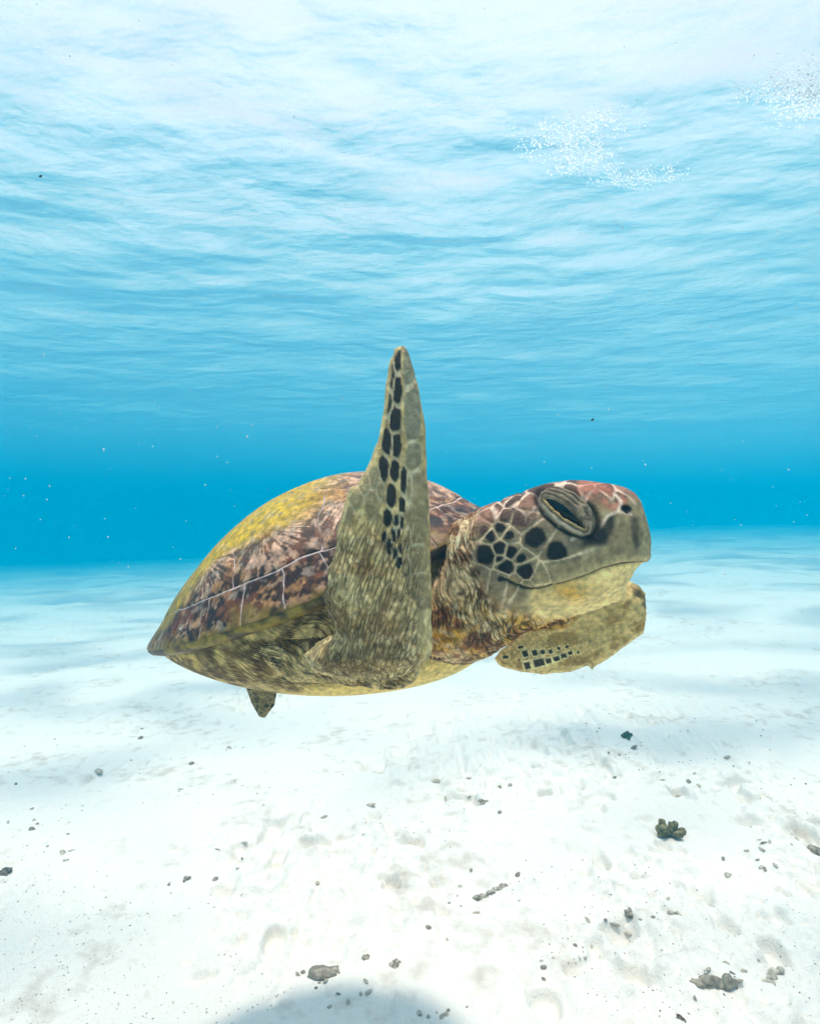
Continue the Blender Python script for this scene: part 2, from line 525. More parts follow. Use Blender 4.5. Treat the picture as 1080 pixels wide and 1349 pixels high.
def scute_colour(pw, q, areola, kind, seed):
    d = q - areola
    ang = np.arctan2(d[:, 1], d[:, 0])
    rad = np.linalg.norm(d, axis=1)
    pa = np.stack([np.cos(ang) * 5.0, np.sin(ang) * 5.0, rad * 3.0 + seed], 1)
    streak = fbm(pa, 3.4, 4, 81 + seed, 0.65)
    blot = fbm(pw, 42, 5, 91, 0.6)
    c = mix(np.tile(C_DARK, (len(q), 1)), C_BROWN, sstep(0.40, 0.56, blot))
    t = sstep(0.485, 0.575, 0.55 * streak + 0.45 * fbm(pw, 70, 4, 95, 0.6))
    loc = shell_local(pw)
    if kind == 'marginal':
        t = sstep(0.52, 0.66, fbm(pw, 60, 4, 96, 0.6)) * 0.45
    else:
        up = sstep(0.05, 0.15, loc[:, 2])
        t = np.clip(t * (0.45 + 0.6 * up) + 0.2 * up, 0, 1)
    tan = mix(C_TAN, C_PINK, sstep(0.40, 0.62, fbm(pw, 16, 3, 99))[:, None] * np.ones(3)) if False else \
        C_TAN + (C_PINK - C_TAN) * sstep(0.36, 0.6, fbm(pw, 16, 3, 99) + 0.12 * sstep(-0.1, 0.2, loc[:, 0]))[:, None]
    c = c * (1 - t[:, None]) + tan * t[:, None]
    # yellow film along the crown of the shell behind the raised flipper
    yl = sstep(0.108, 0.150, loc[:, 2] + 0.05 * (fbm(pw, 22, 4, 103) - 0.5) + 0.10 * sstep(-0.02, -0.28, loc[:, 0]))
    yl = yl * sstep(0.17, 0.05, loc[:, 0]) * sstep(-0.34, -0.24, loc[:, 0])
    yc = C_YEL + (C_OLIVE - C_YEL) * (sstep(-0.02, -0.26, loc[:, 0]) * 0.75)[:, None]
    c = c * (1 - 0.92 * yl[:, None]) + yc * (0.92 * yl[:, None])
    fl = sstep(0.60, 0.70, fbm(pw, 70, 3, 107))     # small pale flecks
    c = c * (1 - 0.45 * fl[:, None]) + lin(190, 170, 150) * (0.45 * fl[:, None])
    c = c * (0.62 + 0.76 * fbm(pw, 190, 3, 109))[:, None]
    if kind == 'marginal':
        ed = sstep(0.86, 0.98, np.linalg.norm(q, axis=1) + 0.35 * (blot - 0.5))
        c = c * (1 - 0.8 * ed[:, None]) + (lin(132, 108, 44)) * (0.8 * ed[:, None])
    return c

GAP = 0.0015
def scute(poly, areola, kind, seed):
    n, rings = (110, 22) if kind == 'marginal' else (220, 64)
    e = densify(poly, n)
    c0 = e.mean(0)
    d = e - c0
    ln = np.linalg.norm(d, axis=1, keepdims=True)
    e = c0 + d * (1 - GAP / ln)
    vs_, offs = [], []
    for k in range(rings):
        t = (1 - (k / rings) ** 1.0)
        vs_.append(c0 + (e - c0) * t)
        edge = 1 - t
        offs.append(np.full(n, -0.0005 + 0.0022 * min(1, edge / (0.07 if kind == 'marginal' else 0.035)) + 0.0012 * edge))
    q = np.concatenate(vs_ + [c0[None]])
    of = np.concatenate(offs + [[0.0032]])
    q = warp(q)
    rho = np.linalg.norm(q, axis=1)
    q = q * np.minimum(1, 0.998 / np.maximum(rho, 1e-6))[:, None]
    l = carap(q[:, 0], q[:, 1]) + carap_n(q[:, 0], q[:, 1]) * of[:, None]
    w = shell_world(l)
    idx = np.arange(rings * n).reshape(rings, n)
    f = np.stack([idx[:-1], np.roll(idx[:-1], -1, 1), np.roll(idx[1:], -1, 1), idx[1:]], -1).reshape(-1, 4).tolist()
    f += [(int(idx[-1, i]), int(idx[-1, (i + 1) % n]), rings * n) for i in range(n)]
    col = scute_colour(w, q, np.asarray(areola), kind, seed)
    return mesh_obj('scute', w - ROOT, f, M_SCUTE, carapace, colors=col)

RM = 0.72                                         # ring where costals meet marginals
def arc(r, a0, a1, n=14):
    t = np.radians(np.linspace(a0, a1, n))
    return np.stack([r * np.cos(t), r * np.sin(t)], 1).tolist()
va = [0.6885, 0.37, 0.07, -0.23, -0.49, -0.6885]      # seams between vertebrals
vm = [0.52, 0.22, -0.08, -0.36, -0.60]
vw = [0.25, 0.25, 0.24, 0.21, 0.16]
sw_ = [0.2105, 0.15, 0.15, 0.14, 0.12, 0.2105]
sd = 1
for i in range(5):
    poly = [(va[i], -sw_[i]), (va[i], sw_[i]), (vm[i], vw[i]), (va[i + 1], sw_[i + 1]), (va[i + 1], -sw_[i + 1]), (vm[i], -vw[i])]
    if i == 0:
        poly = arc(RM, -17, 17) + poly[2:]
    if i == 4:
        poly = poly[:3] + arc(RM, 163, 197) + poly[5:]
    scute(poly, ((va[i] + va[i + 1]) / 2 - 0.06, 0), 'vertebral', sd); sd += 1
ring_a = [17, 66, 97, 127, 163]
for s in (1, -1):
    inner = [[(va[0], sw_[0]), (vm[0], vw[0]), (va[1], sw_[1]), (vm[1], vw[1])],
             [(vm[1], vw[1]), (va[2], sw_[2]), (vm[2], vw[2])],
             [(vm[2], vw[2]), (va[3], sw_[3]), (vm[3], vw[3])],
             [(vm[3], vw[3]), (va[4], sw_[4]), (vm[4], vw[4]), (va[5], sw_[5])]]
    for i in range(4):
        poly = [(a, s * b) for a, b in inner[i]] + [(a, s * b) for a, b in arc(RM, ring_a[i + 1], ring_a[i])]
        pa = np.array(poly)
        ar = pa.mean(0) * 0.75
        scute(poly, ar + np.array([-0.04, 0]), 'costal', sd); sd += 1
    me_ = [9, 25, 40, 54, 67, 80, 93, 107, 121, 136, 152, 166, 180]
    for i in range(12):
        poly = arc(RM, me_[i], me_[i + 1], 8) + arc(0.998, me_[i + 1], me_[i], 8)
        poly = [(a, s * b) for a, b in poly]
        scute(poly, np.array(poly).mean(0), 'marginal', sd); sd += 1
poly = arc(RM, -9, 9, 8) + arc(0.998, 9, -9, 8)
scute(poly, np.array(poly).mean(0), 'marginal', sd)

# plastron and bridge
DP = 0.152
nr2 = 90
rr = np.linspace(0.02, 1.0, nr2)
R, T = np.meshgrid(rr, th, indexing='ij')
g = np.sin(R * math.pi / 2)
ox, oy = outline(T)
px_, py_ = ox * g * np.where(np.cos(T) > 0, 0.985 + 0.06 * np.cos(T) ** 2, 0.985), oy * g * 0.985
h = (1 - g ** 3.6) ** 0.6
pz = -DP * h * (1 + 0.72 * (px_ / LX)) - 0.012 + 0.02 * np.cos(T) ** 2 * g * g
pl = np.stack([px_, py_, pz], -1).reshape(-1, 3)
pi_ = np.arange(nr2 * nth).reshape(nr2, nth)
pf = np.stack([pi_[:-1], np.roll(pi_[:-1], -1, 1), np.roll(pi_[1:], -1, 1), pi_[1:]], -1).reshape(-1, 4)
pw = shell_world(pl)
n1, n2 = fbm(pw, 20, 4, 121), fbm(pw, 60, 4, 123)
pc = mix(np.tile(lin(214, 188, 110), (len(pl), 1)), lin(168, 138, 36), sstep(0.42, 0.6, n1) * sstep(0.0, -0.2, pl[:, 0]))
pc = mix(pc, lin(78, 58, 28), 0.85 * sstep(0.62, 0.45, n2 * 0.6 + n1 * 0.4 - 0.16 * sstep(-0.10, -0.015, pl[:, 2])) * 0 + 0.85 * sstep(0.50, 0.60, n2 * 0.6 + n1 * 0.4 + 0.13 * sstep(-0.075, -0.02, pl[:, 2]) - 0.05 * sstep(-0.06, -0.12, pl[:, 2])))
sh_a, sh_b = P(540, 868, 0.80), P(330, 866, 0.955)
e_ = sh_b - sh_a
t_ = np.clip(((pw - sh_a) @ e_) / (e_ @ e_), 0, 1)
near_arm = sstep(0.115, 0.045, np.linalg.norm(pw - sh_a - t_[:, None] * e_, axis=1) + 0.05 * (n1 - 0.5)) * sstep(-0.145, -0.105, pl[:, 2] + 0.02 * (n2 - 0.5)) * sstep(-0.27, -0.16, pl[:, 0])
pc = mix(pc, lin(226, 204, 128), 0.6 * sstep(-0.10, -0.14, pl[:, 2]))
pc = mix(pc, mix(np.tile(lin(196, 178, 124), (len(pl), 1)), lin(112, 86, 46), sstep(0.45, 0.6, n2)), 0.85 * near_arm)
pc = pc * np.array([1.25, 1.12, 0.95])
plv = np.concatenate([pw, shell_world(np.array([[0, 0, -DP - 0.012]]))])
pfl = pf.tolist() + [(len(plv) - 1, int((i + 1) % nth), int(i)) for i in range(nth)]
plastron = mesh_obj('plastron', plv - ROOT, pfl, M_SKIN, turtle, colors=np.concatenate([pc, [lin(214, 188, 110)]]))
ax3 = np.array([0.45, 0.0, 0.9]); ax3 /= np.linalg.norm(ax3)
wv = plv + 0.02 * np.stack([noise(plv, 30, 201), noise(plv, 30, 202), noise(plv, 30, 203)], 1)
psp = ((plv - np.outer(plv @ ax3, ax3)) * 0.16 + np.outer(wv @ ax3, ax3)) * 1.15
at = plastron.data.attributes.new('crease_space', 'FLOAT_VECTOR', 'POINT')
at.data.foreach_set('vector', psp.astype(np.float32).ravel())
at = plastron.data.attributes.new('crease_mask', 'FLOAT', 'POINT')
at.data.foreach_set('value', np.concatenate([0.9 * near_arm * (0.3 + 0.7 * sstep(0.38, 0.58, fbm(pw, 32, 3, 435))), [0.0]]).astype(np.float32))

# ------------------------------------------------------------------ soft body as one surface
HB = math.radians(14)
HC = P(740, 715, 0.85)
HX = np.array([math.cos(HB), -math.sin(HB), 0.0])
HY = np.array([math.sin(HB), math.cos(HB), 0.0])
HM = np.stack([HX, HY, np.array([0, 0, 1.0])])
HS = 0.85 / F
def head_local(w): return (w - HC) @ HM.T
def feat(px, py, yl=-0.06):
    d = np.array([(px - CX) / F, 1.0, -(py - CY) / F])
    Y = (HC @ HY + yl) / (d @ HY)
    l = head_local(d * Y)
    return l[0], l[2]
_st0 = [  # px, top, bottom, half width (px)
    (600, 690, 800, 50), (635, 671, 797, 60), (660, 660, 796, 67), (690, 648, 797, 70), (720, 638, 800, 70), (750, 633.5, 797, 66),
    (780, 635, 791, 60), (805, 638, 784, 53), (825, 643, 776, 45), (838, 650, 768, 37), (846, 660, 756, 28),
    (852, 676, 745, 20), (857, 692, 735, 12), (860, 706, 725, 4)]
_st = [((a if a < 770 else 770 + (a - 770) * 0.84), b_, c_, d_) for a, b_, c_, d_ in _st0]
HXS = np.array([(s[0] - 740) * HS / math.cos(HB) for s in _st])
HTOP = np.array([(715 - s[1]) * HS for s in _st])
HBOT = np.array([(715 - s[2]) * HS for s in _st])
HHW = np.array([s[3] * HS for s in _st])

MOX = np.array([feat(700, 779)[0], feat(797, 750)[0], feat(844, 744)[0]]); MOZ = np.array([feat(700, 779)[1], feat(797, 750)[1], feat(844, 744)[1]])
def sd_head(w):
    l = head_local(w)
    x = np.clip(l[:, 0], HXS[0], HXS[-1])
    t, b_, hw = np.interp(x, HXS, HTOP), np.interp(x, HXS, HBOT), np.interp(x, HXS, HHW)
    zc, hh = (t + b_) / 2, (t - b_) / 2
    u = (l[:, 2] - zc) / hh
    x = np.clip(l[:, 0] + 0.011 * sstep(0.001, -0.016, l[:, 2] - np.interp(l[:, 0], MOX, MOZ)) * sstep(0.02, 0.08, l[:, 0]), HXS[0], HXS[-1])
    t, b_, hw = np.interp(x, HXS, HTOP), np.interp(x, HXS, HBOT), np.interp(x, HXS, HHW)
    zc, hh = (t + b_) / 2, (t - b_) / 2
    u = (l[:, 2] - zc) / hh
    hw = hw * (1 - 0.16 * np.clip(u, 0, 1) - 0.22 * sstep(0, -1, u))
    p_ = 2.3
    k = ((np.abs(l[:, 1]) / hw) ** p_ + np.abs(u) ** p_) ** (1 / p_)
    d = (k - 1) * np.minimum(hw, hh)
    ex = np.maximum(np.maximum(l[:, 0] - HXS[-1], HXS[0] - l[:, 0]), 0)
    return np.where(ex > 0, np.hypot(ex, np.maximum(d, 0)), d)

def sd_ell(w, c, r, rot=None):
    q = w - c
    if rot is not None:
        q = q @ rot.T
    r = np.asarray(r)
    k0 = np.linalg.norm(q / r, axis=1)
    k1 = np.linalg.norm(q / (r * r), axis=1)
    return k0 * (k0 - 1) / np.maximum(k1, 1e-9)

def sd_cone(w, a, b, ra, rb):
    e = b - a
    t = np.clip(((w - a) @ e) / (e @ e), 0, 1)
    return np.linalg.norm(w - a - t[:, None] * e, axis=1) - (ra + (rb - ra) * t)

def smin(a, b, k):
    h = np.maximum(k - np.abs(a - b), 0) / k
    return np.minimum(a, b) - h * h * k * 0.25

class Blade:
    """flat limb: outline polygon in its own plane, with thickness and a bend"""
    def __init__(self, poly_px, Y0, thick, yoff, res=0.0015):
        self.Y0, self.thick, self.yoff = Y0, thick, yoff
        self.poly = np.array([((px - CX) / F * Y0, -(py - CY) / F * Y0) for px, py in poly_px])
        # round the traced corners a little
        self.poly = densify(self.poly, 160)
        lo, hi = self.poly.min(0) - 0.05, self.poly.max(0) + 0.05
        self.lo, self.hi, self.res = lo, hi, res
        n = np.ceil((hi - lo) / res).astype(int) + 1
        a, b_ = np.meshgrid(lo[0] + np.arange(n[0]) * res, lo[1] + np.arange(n[1]) * res, indexing='ij')
        pp_ = np.stack([a.ravel(), 0 * a.ravel(), b_.ravel()], 1)
        self.g = (poly_sdf(pp_[:, [0, 2]], self.poly) + 0.0026 + 0.0022 * (noise(pp_, 70, 411) - 0.5)).reshape(n)
        self.n = n
    def d2(self, x, z):
        u = np.clip((x - self.lo[0]) / self.res, 0, self.n[0] - 1.001)
        v = np.clip((z - self.lo[1]) / self.res, 0, self.n[1] - 1.001)
        i, j = u.astype(int), v.astype(int)
        a, b_ = u - i, v - j
        g = self.g
        return g[i, j] * (1 - a) * (1 - b_) + g[i + 1, j] * a * (1 - b_) + g[i, j + 1] * (1 - a) * b_ + g[i + 1, j + 1] * a * b_
    def __call__(self, w):
        x, z = w[:, 0], w[:, 2]
        d = self.d2(x, z)
        out = np.maximum(np.maximum(self.lo[0] - x, x - self.hi[0]), np.maximum(self.lo[1] - z, z - self.hi[1]))
        d = d + np.maximum(out, 0)
        wy_ = np.abs(w[:, 1] - self.yoff(x, z))
        T_ = self.thick(x, z, np.maximum(-d, 0))
        return np.where(d < 0, np.maximum(wy_ - T_, d), np.hypot(d, wy_)) - 0.0028

FR_POLY = [(531, 451), (537, 459), (543, 478), (548, 496), (555, 528), (560, 562), (562, 611), (566, 657), (567, 709), (568, 754), (569, 796),
           (568, 824), (571, 848), (568, 864), (552, 878), (525, 888), (490, 897), (450, 900), (405, 895), (392, 872), (415, 850), (440, 838), (437, 827),
           (428, 808), (424, 784), (433, 766), (432, 748), (440, 738), (443.6, 719), (444, 702), (450.6, 681), (456, 660), (461, 643),
           (471.5, 639), (482, 623.5), (489, 604), (499, 576), (505, 545), (508, 507), (512, 475), (520, 456)]
FRY = 0.745
def fr_thick(x, z, din):
    zt = (CY - np.array([451, 560, 700, 800, 870, 900])) / F * FRY
    t = np.interp(z, zt[::-1], [0.034, 0.034, 0.024, 0.016, 0.009, 0.005])
    e = np.interp(z, zt[::-1], [0.030, 0.030, 0.030, 0.024, 0.016, 0.010])
    xl = (np.interp(z, zt[::-1], [560, 566, 568, 566, 560, 530]) - CX) / F * FRY
    lead = np.exp(-((xl - x) / 0.03) ** 2)
    return t * (1 - np.exp(-din / e * 1.6)) * (1 + 0.25 * lead)
def fr_y(x, z):
    return FRY + 0.22 * np.clip(z, 0, 1) ** 2 + 0.25 * (x + 0.02) * sstep(-0.20, 0.1, z) * 0.5 + 0.35 * np.maximum(-0.04 - x, 0) * sstep(-0.08, -0.2, z)
FL_POLY = [(820, 763), (832, 769), (840, 780), (846.7, 800), (846.7, 813), (838, 829), (818, 847), (795.5, 869), (784, 875), (779, 882), (774, 876), (751, 886.7),
           (718, 892.7), (684, 890), (662, 884.4), (655.5, 875.5), (662, 864), (684, 845), (700, 815), (700, 780), (740, 745), (790, 748)]
FLY = 1.03
def fl_y(x, z): return FLY - 0.25 * (x - 0.28) - 0.1 * (z + 0.2)
def fl_thick(x, z, din): return 0.014 * (1 - np.exp(-din / 0.02)) + 0.012 * sstep(-0.23, -0.14, z) * sstep(0, 0.03, din)
HI_POLY = [(323.7, 905), (331, 926), (341.5, 943.7), (349, 945.5), (361, 930), (364, 912), (372, 880), (330, 880)]
HIY = 1.12
flR = Blade(FR_POLY, FRY, fr_thick, fr_y)
flL = Blade(FL_POLY, FLY, fl_thick, fl_y)
hiL = Blade(HI_POLY, HIY, lambda x, z, d: 0.010 * (1 - np.exp(-d / 0.012)), lambda x, z: HIY + 0 * x)

def body_parts(w):
    neck = sd_cone(w, P(604, 798, 1.0), P(642, 738, 0.885), 0.088, 0.058)
    neck = smin(neck, sd_cone(w, P(602, 798, 0.94), P(672, 770, 0.87), 0.072, 0.040), 0.05)
    throat = sd_cone(w, P(630, 806, 0.895), P(812, 782, 0.85), 0.052, 0.012)
    chest = sd_ell(w, P(568, 802, 0.96), (0.14, 0.13, 0.078))
    arm = sd_cone(w, P(520, 872, 0.785), P(330, 874, 0.955), 0.038, 0.018)
    arm = smin(arm, sd_ell(w, P(412, 850, 0.885), (0.088, 0.045, 0.036)), 0.04)
    torso = sd_ell(w, shell_world(np.array([0.03, 0, -0.02])), (0.27, 0.20, 0.085), SM)
    armL = sd_cone(w, P(735, 800, 1.02), P(600, 800, 1.16), 0.035, 0.06)
    legL = sd_cone(w, P(347, 895, 1.12), P(360, 850, 1.12), 0.02, 0.035)
    return dict(head=sd_head(w), neck=neck, throat=throat, chest=chest, arm=arm, torso=torso, armL=armL, legL=legL)

def inbox(w, bl, m=0.06):
    return (w[:, 0] > bl.lo[0] - m) & (w[:, 0] < bl.hi[0] + m) & (w[:, 2] > bl.lo[1] - m) & (w[:, 2] < bl.hi[1] + m)

def sd_body(w):
    q = body_parts(w)
    d = smin(q['head'], q['throat'], 0.022)
    d = smin(d, q['neck'], 0.035)
    d = smin(d, smin(q['chest'], q['torso'], 0.03), 0.05)
    d = smin(d, q['arm'], 0.035)
    d = smin(d, q['armL'], 0.03)
    d = smin(d, q['legL'], 0.03)
    for bl, k in ((flR, 0.02), (flL, 0.02), (hiL, 0.02)):
        m = inbox(w, bl)
        if m.any():
            d[m] = smin(d[m], bl(w[m]), k)
    return d

def surface_nets(fn, lo, hi, h, B=8):
    lo = np.asarray(lo, float)
    nb = np.ceil((np.asarray(hi) - lo) / (h * B)).astype(int)
    n = nb * B
    bc = np.stack(np.meshgrid(*[np.arange(k) for k in nb], indexing='ij'), -1).reshape(-1, 3)
    dc = fn(lo + (bc + 0.5) * B * h)
    act = np.abs(dc) < B * h * 0.87 * 1.4 + 0.004
    v = np.repeat(np.repeat(np.repeat(np.sign(dc).reshape(nb).astype(np.float32), B, 0), B, 1), B, 2)
    loc = np.stack(np.meshgrid(*[np.arange(B)] * 3, indexing='ij'), -1).reshape(-1, 3)
    ab = bc[act]
    for s in range(0, len(ab), 1500):
        g_ = (ab[s:s + 1500, None, :] * B + loc[None]).reshape(-1, 3)
        v[g_[:, 0], g_[:, 1], g_[:, 2]] = fn(lo + g_ * h)
    ins = v < 0
    c = np.zeros(n - 1, np.uint8)
    cor = [(a, b, d) for a in (0, 1) for b in (0, 1) for d in (0, 1)]
    for a, b, d in cor:
        c += ins[a:n[0] - 1 + a, b:n[1] - 1 + b, d:n[2] - 1 + d]
    I = np.argwhere((c > 0) & (c < 8))
    del c
    idx = np.full(n - 1, -1, np.int32)
    idx[I[:, 0], I[:, 1], I[:, 2]] = np.arange(len(I))
    gv_ = {k: v[I[:, 0] + k[0], I[:, 1] + k[1], I[:, 2] + k[2]].astype(float) for k in cor}
    acc, cnt = np.zeros((len(I), 3)), np.zeros(len(I))
    for a in cor:
        for ax in range(3):
            if a[ax] == 0:
                b = list(a); b[ax] = 1; b = tuple(b)
                x, y = gv_[a], gv_[b]
                m = (x < 0) != (y < 0)
                t = np.where(m, x / np.where(m, x - y, 1), 0)
                p_ = np.tile(np.array(a, float), (len(I), 1)); p_[:, ax] += t
                acc[m] += p_[m]; cnt[m] += 1
    verts = lo + (I + acc / cnt[:, None]) * h
    faces = []
    for ax in range(3):
        o1, o2 = [(1, 2), (2, 0), (0, 1)][ax]
        sl = [slice(0, -1)] * 3
        s0, s1 = [slice(1, -1)] * 3, [slice(1, -1)] * 3
        s0[ax], s1[ax] = slice(0, -1), slice(1, None)
        A, Bv = ins[tuple(s0)], ins[tuple(s1)]
        E = np.argwhere(A != Bv)
        flip = A[E[:, 0], E[:, 1], E[:, 2]]
        for a_ in (o1, o2):
            E[:, a_] += 1
        def cell(d1, d2):
            q = E.copy(); q[:, o1] += d1; q[:, o2] += d2
            return idx[q[:, 0], q[:, 1], q[:, 2]]
        quad = np.stack([cell(-1, -1), cell(0, -1), cell(0, 0), cell(-1, 0)], 1)
        quad[~flip] = quad[~flip][:, ::-1]
        faces.append(quad)
    faces = np.concatenate(faces)
    faces = faces[(faces >= 0).all(1)]
    return verts, faces

VOX = 0.002
bv, bf = surface_nets(sd_body, (-0.42, 0.62, -0.45), (0.40, 1.36, 0.27), VOX)
for _ in range(2):
    nrm = vnormals(bv, bf)
    bv = bv - nrm * np.clip(sd_body(bv), -0.001, 0.001)[:, None] * 0.8
nrm = vnormals(bv, bf)

# ---------------------------------------------------------------- relief and colour of the skin
Q = body_parts(bv)
dR, dL, dH = [np.where(inbox(bv, bl), bl(bv), 1.0) for bl in (flR, flL, hiL)]
HL = head_local(bv)
hx, hy, hz_ = HL[:, 0], HL[:, 1], HL[:, 2]
q2 = np.stack([hx, hz_], 1)
disp = np.zeros(len(bv))
w_head = sstep(0.018, 0.006, Q['head']) * sstep((632 - 740) * HS, (650 - 740) * HS, hx + 0.012 + 0.35 * (hz_ + 0.02) * (hz_ < -0.02))
w_R = sstep(0.010, 0.002, dR)
w_L = sstep(0.010, 0.002, dL)
w_H = sstep(0.010, 0.002, dH)

# --- wrinkled hide everywhere else
ax = np.array([0.80, -0.35, 0.15]); ax /= np.linalg.norm(ax)
u_ax = bv @ ax
perp = bv - u_ax[:, None] * ax
wp = bv + 0.02 * np.stack([noise(bv, 30, 201), noise(bv, 30, 202), noise(bv, 30, 203)], 1)
lp = perp * 0.16 + np.outer(wp @ ax, ax)
ax2 = np.array([0.45, 0.0, 0.9]); ax2 /= np.linalg.norm(ax2)
armw = sstep(0.02, 0.0, Q['arm']) * sstep(-0.02, -0.06, bv[:, 0])
lp2 = (bv - np.outer(bv @ ax2, ax2)) * 0.16 + np.outer(wp @ ax2, ax2)
lp = np.where(armw[:, None] > 0.5, lp2, lp)
wr1 = np.abs(2 * fbm(lp, 120, 2, 205) - 1)
wr2 = np.abs(2 * fbm(wp * np.array([1, 1, .6]), 80, 2, 207) - 1)
f1, f2, _ = worley(wp * np.array([1.0, 1.0, 0.75]), 95, 211)
crack = sstep(0.16, 0.02, f2 - f1)
wr3 = np.abs(2 * noise(lp + 0.1, 260, 209) - 1)
furrow = np.clip(0.55 * sstep(0.22, 0.0, wr3) + 0.9 * sstep(0.20, 0.0, wr1) + 0.35 * sstep(0.10, 0.0, wr2), 0, 1)
w_body = (1 - w_head) * (1 - w_R) * (1 - w_L) * (1 - w_H)
lowz = sstep(-0.10, -0.19, bv[:, 2])
disp += w_body * (-0.0030 * furrow + 0.004 * (noise(wp, 40, 213) - 0.5))
n_big, n_mid, n_fine = fbm(bv, 14, 3, 221), fbm(bv, 45, 4, 223), fbm(bv, 130, 3, 225)
base = mix(np.tile(lin(196, 178, 140), (len(bv), 1)), lin(200, 160, 48), sstep(0.30, 0.55, n_big) * lowz)
base = mix(base, lin(222, 208, 178), 0.6 * sstep(0.5, 0.68, n_fine))
base = mix(base, lin(116, 70, 34), 0.8 * sstep(0.50, 0.60, n_mid))
base = mix(base, lin(46, 34, 22), 0.6 * furrow)
base = mix(base, lin(236, 222, 192), 0.65 * sstep(0.45, 0.8, wr3) * sstep(-0.14, -0.06, bv[:, 2]))
chest_band = sstep(0.03, 0.0, Q['chest']) * sstep(0.02, 0.04, Q['neck']) * sstep(-0.10, -0.15, bv[:, 2])
base = mix(base, lin(122, 72, 42), 0.65 * chest_band * sstep(0.35, 0.55, n_mid))
col = base
w_arm = sstep(0.012, 0.0, Q['arm']) * (1 - w_R)
col = mix(col, mix(mix(np.tile(lin(192, 178, 128), (len(bv), 1)), lin(120, 96, 52), sstep(0.45, 0.6, n_mid)), lin(60, 48, 30), np.clip(furrow * 0.7 + crack * 0.3, 0, 1)), w_arm)

# --- head: plates as a weighted cell pattern traced in the head's own side plane
ZX = lambda zx, zy: feat(560 + zx / 3.375, 600 + zy / 3.375)
seeds = [  # zoom x, y, dark radius (mm), size weight, tone
    (290, 355, 7.5, 0, 0), (338, 325, 7.5, 0, 0), (378, 352, 7.0, 0, 0), (335, 410, 7.0, 0, 0), (390, 425, 7.0, 0, 0), (430, 453, 5.5, 0, 0),
    (335, 456, 3.0, -4, 0), (362, 493, 8.5, 1, 0), (272, 440, 13, 4, 0), (450, 508, 10, 3, 0), (490, 368, 13, 4, 0), (582, 428, 13, 4, 0),
    (430, 285, 11, 3, 1), (350, 268, 9, 0, 1), (303, 262, 8, 0, 1), (446, 205, 9, 1, 1), (385, 195, 8, 0, 1), (262, 330, 6, 0, 1),
    (520, 540, 0, 4, 0), (600, 520, 0, 10, 0), (400, 560, 0, 0, 0), (340, 545, 3, 0, 0), (240, 520, 3, 0, 0), (450, 590, 0, 0, 0), (530, 590, 0, 0, 0)]
S2 = np.array([ZX(s[0], s[1]) for s in seeds])
D = np.sqrt(((q2[:, None, :] - S2[None]) ** 2).sum(2)) - np.array([s[3] for s in seeds]) * 0.001
D += 0.0012 * (noise(bv, 160, 231) - 0.5)[:, None]
o = np.argsort(D, 1)[:, :2]
dn = np.take_along_axis(D, o, 1)
k0 = o[:, 0]
edge = dn[:, 1] - dn[:, 0]
rad = np.array([s[2] for s in seeds])[k0] * 0.001
tone = np.array([s[4] for s in seeds])[k0]
dd = np.sqrt(((q2 - S2[k0]) ** 2).sum(1))
hc = np.tile(lin(122, 114, 88), (len(bv), 1))
hc = mix(hc, lin(150, 142, 112), 0.6 * sstep(0.4, 0.65, n_mid))
plate_zone = sstep(feat(792, 700)[0], feat(770, 700)[0], hx)
inner = np.where(tone[:, None] == 1, lin(104, 86, 72), lin(112, 106, 88))
hc = mix(hc, inner, 0.8 * sstep(0.0015, 0.005, edge) * plate_zone * (rad > 0.001))
hc = mix(hc, np.where(tone[:, None] == 1, lin(70, 54, 48), lin(22, 18, 18)), sstep(1.35, 0.95, (dd + 0.008 * (n_mid - 0.5) + 0.005 * (n_fine - 0.5)) / np.maximum(rad, 1e-5)) * sstep(0.002, 0.0045, edge) * (rad > 0.001))
hc = mix(hc, lin(198, 190, 168), 0.85 * sstep(0.0026, 0.0006, edge) * plate_zone)
disp += w_head * plate_zone * (-0.0016 * sstep(0.004, 0.0, edge) + 0.0012 * sstep(0.002, 0.008, edge))
# crown: pinkish plates split by pale seams
crown_w = sstep(0.35, 0.75, nrm[:, 2]) * (hz_ > 0.03)
cf1, cf2, cid = worley(np.stack([hx, hy * 1.0, 0 * hx], 1), 34, 241)
cc = mix(np.tile(lin(142, 112, 98), (len(bv), 1)), lin(80, 66, 60), sstep(0.3, 0.7, cid + 0.4 * (n_mid - 0.5)))
cc = mix(cc, lin(226, 208, 196), 0.85 * sstep(0.13, 0.03, cf2 - cf1))
hc = mix(hc, cc, crown_w)
disp += w_head * crown_w * -0.0012 * sstep(0.14, 0.0, cf2 - cf1)
pink = sstep(0.030, 0.016, line_dist(q2, [feat(775, 640), feat(800, 651), feat(815, 663)]) * 1.6) * sstep(0.15, 0.5, nrm[:, 2])
hc = mix(hc, lin(166, 108, 90), 0.75 * pink * sstep(0.3, 0.5, n_mid))
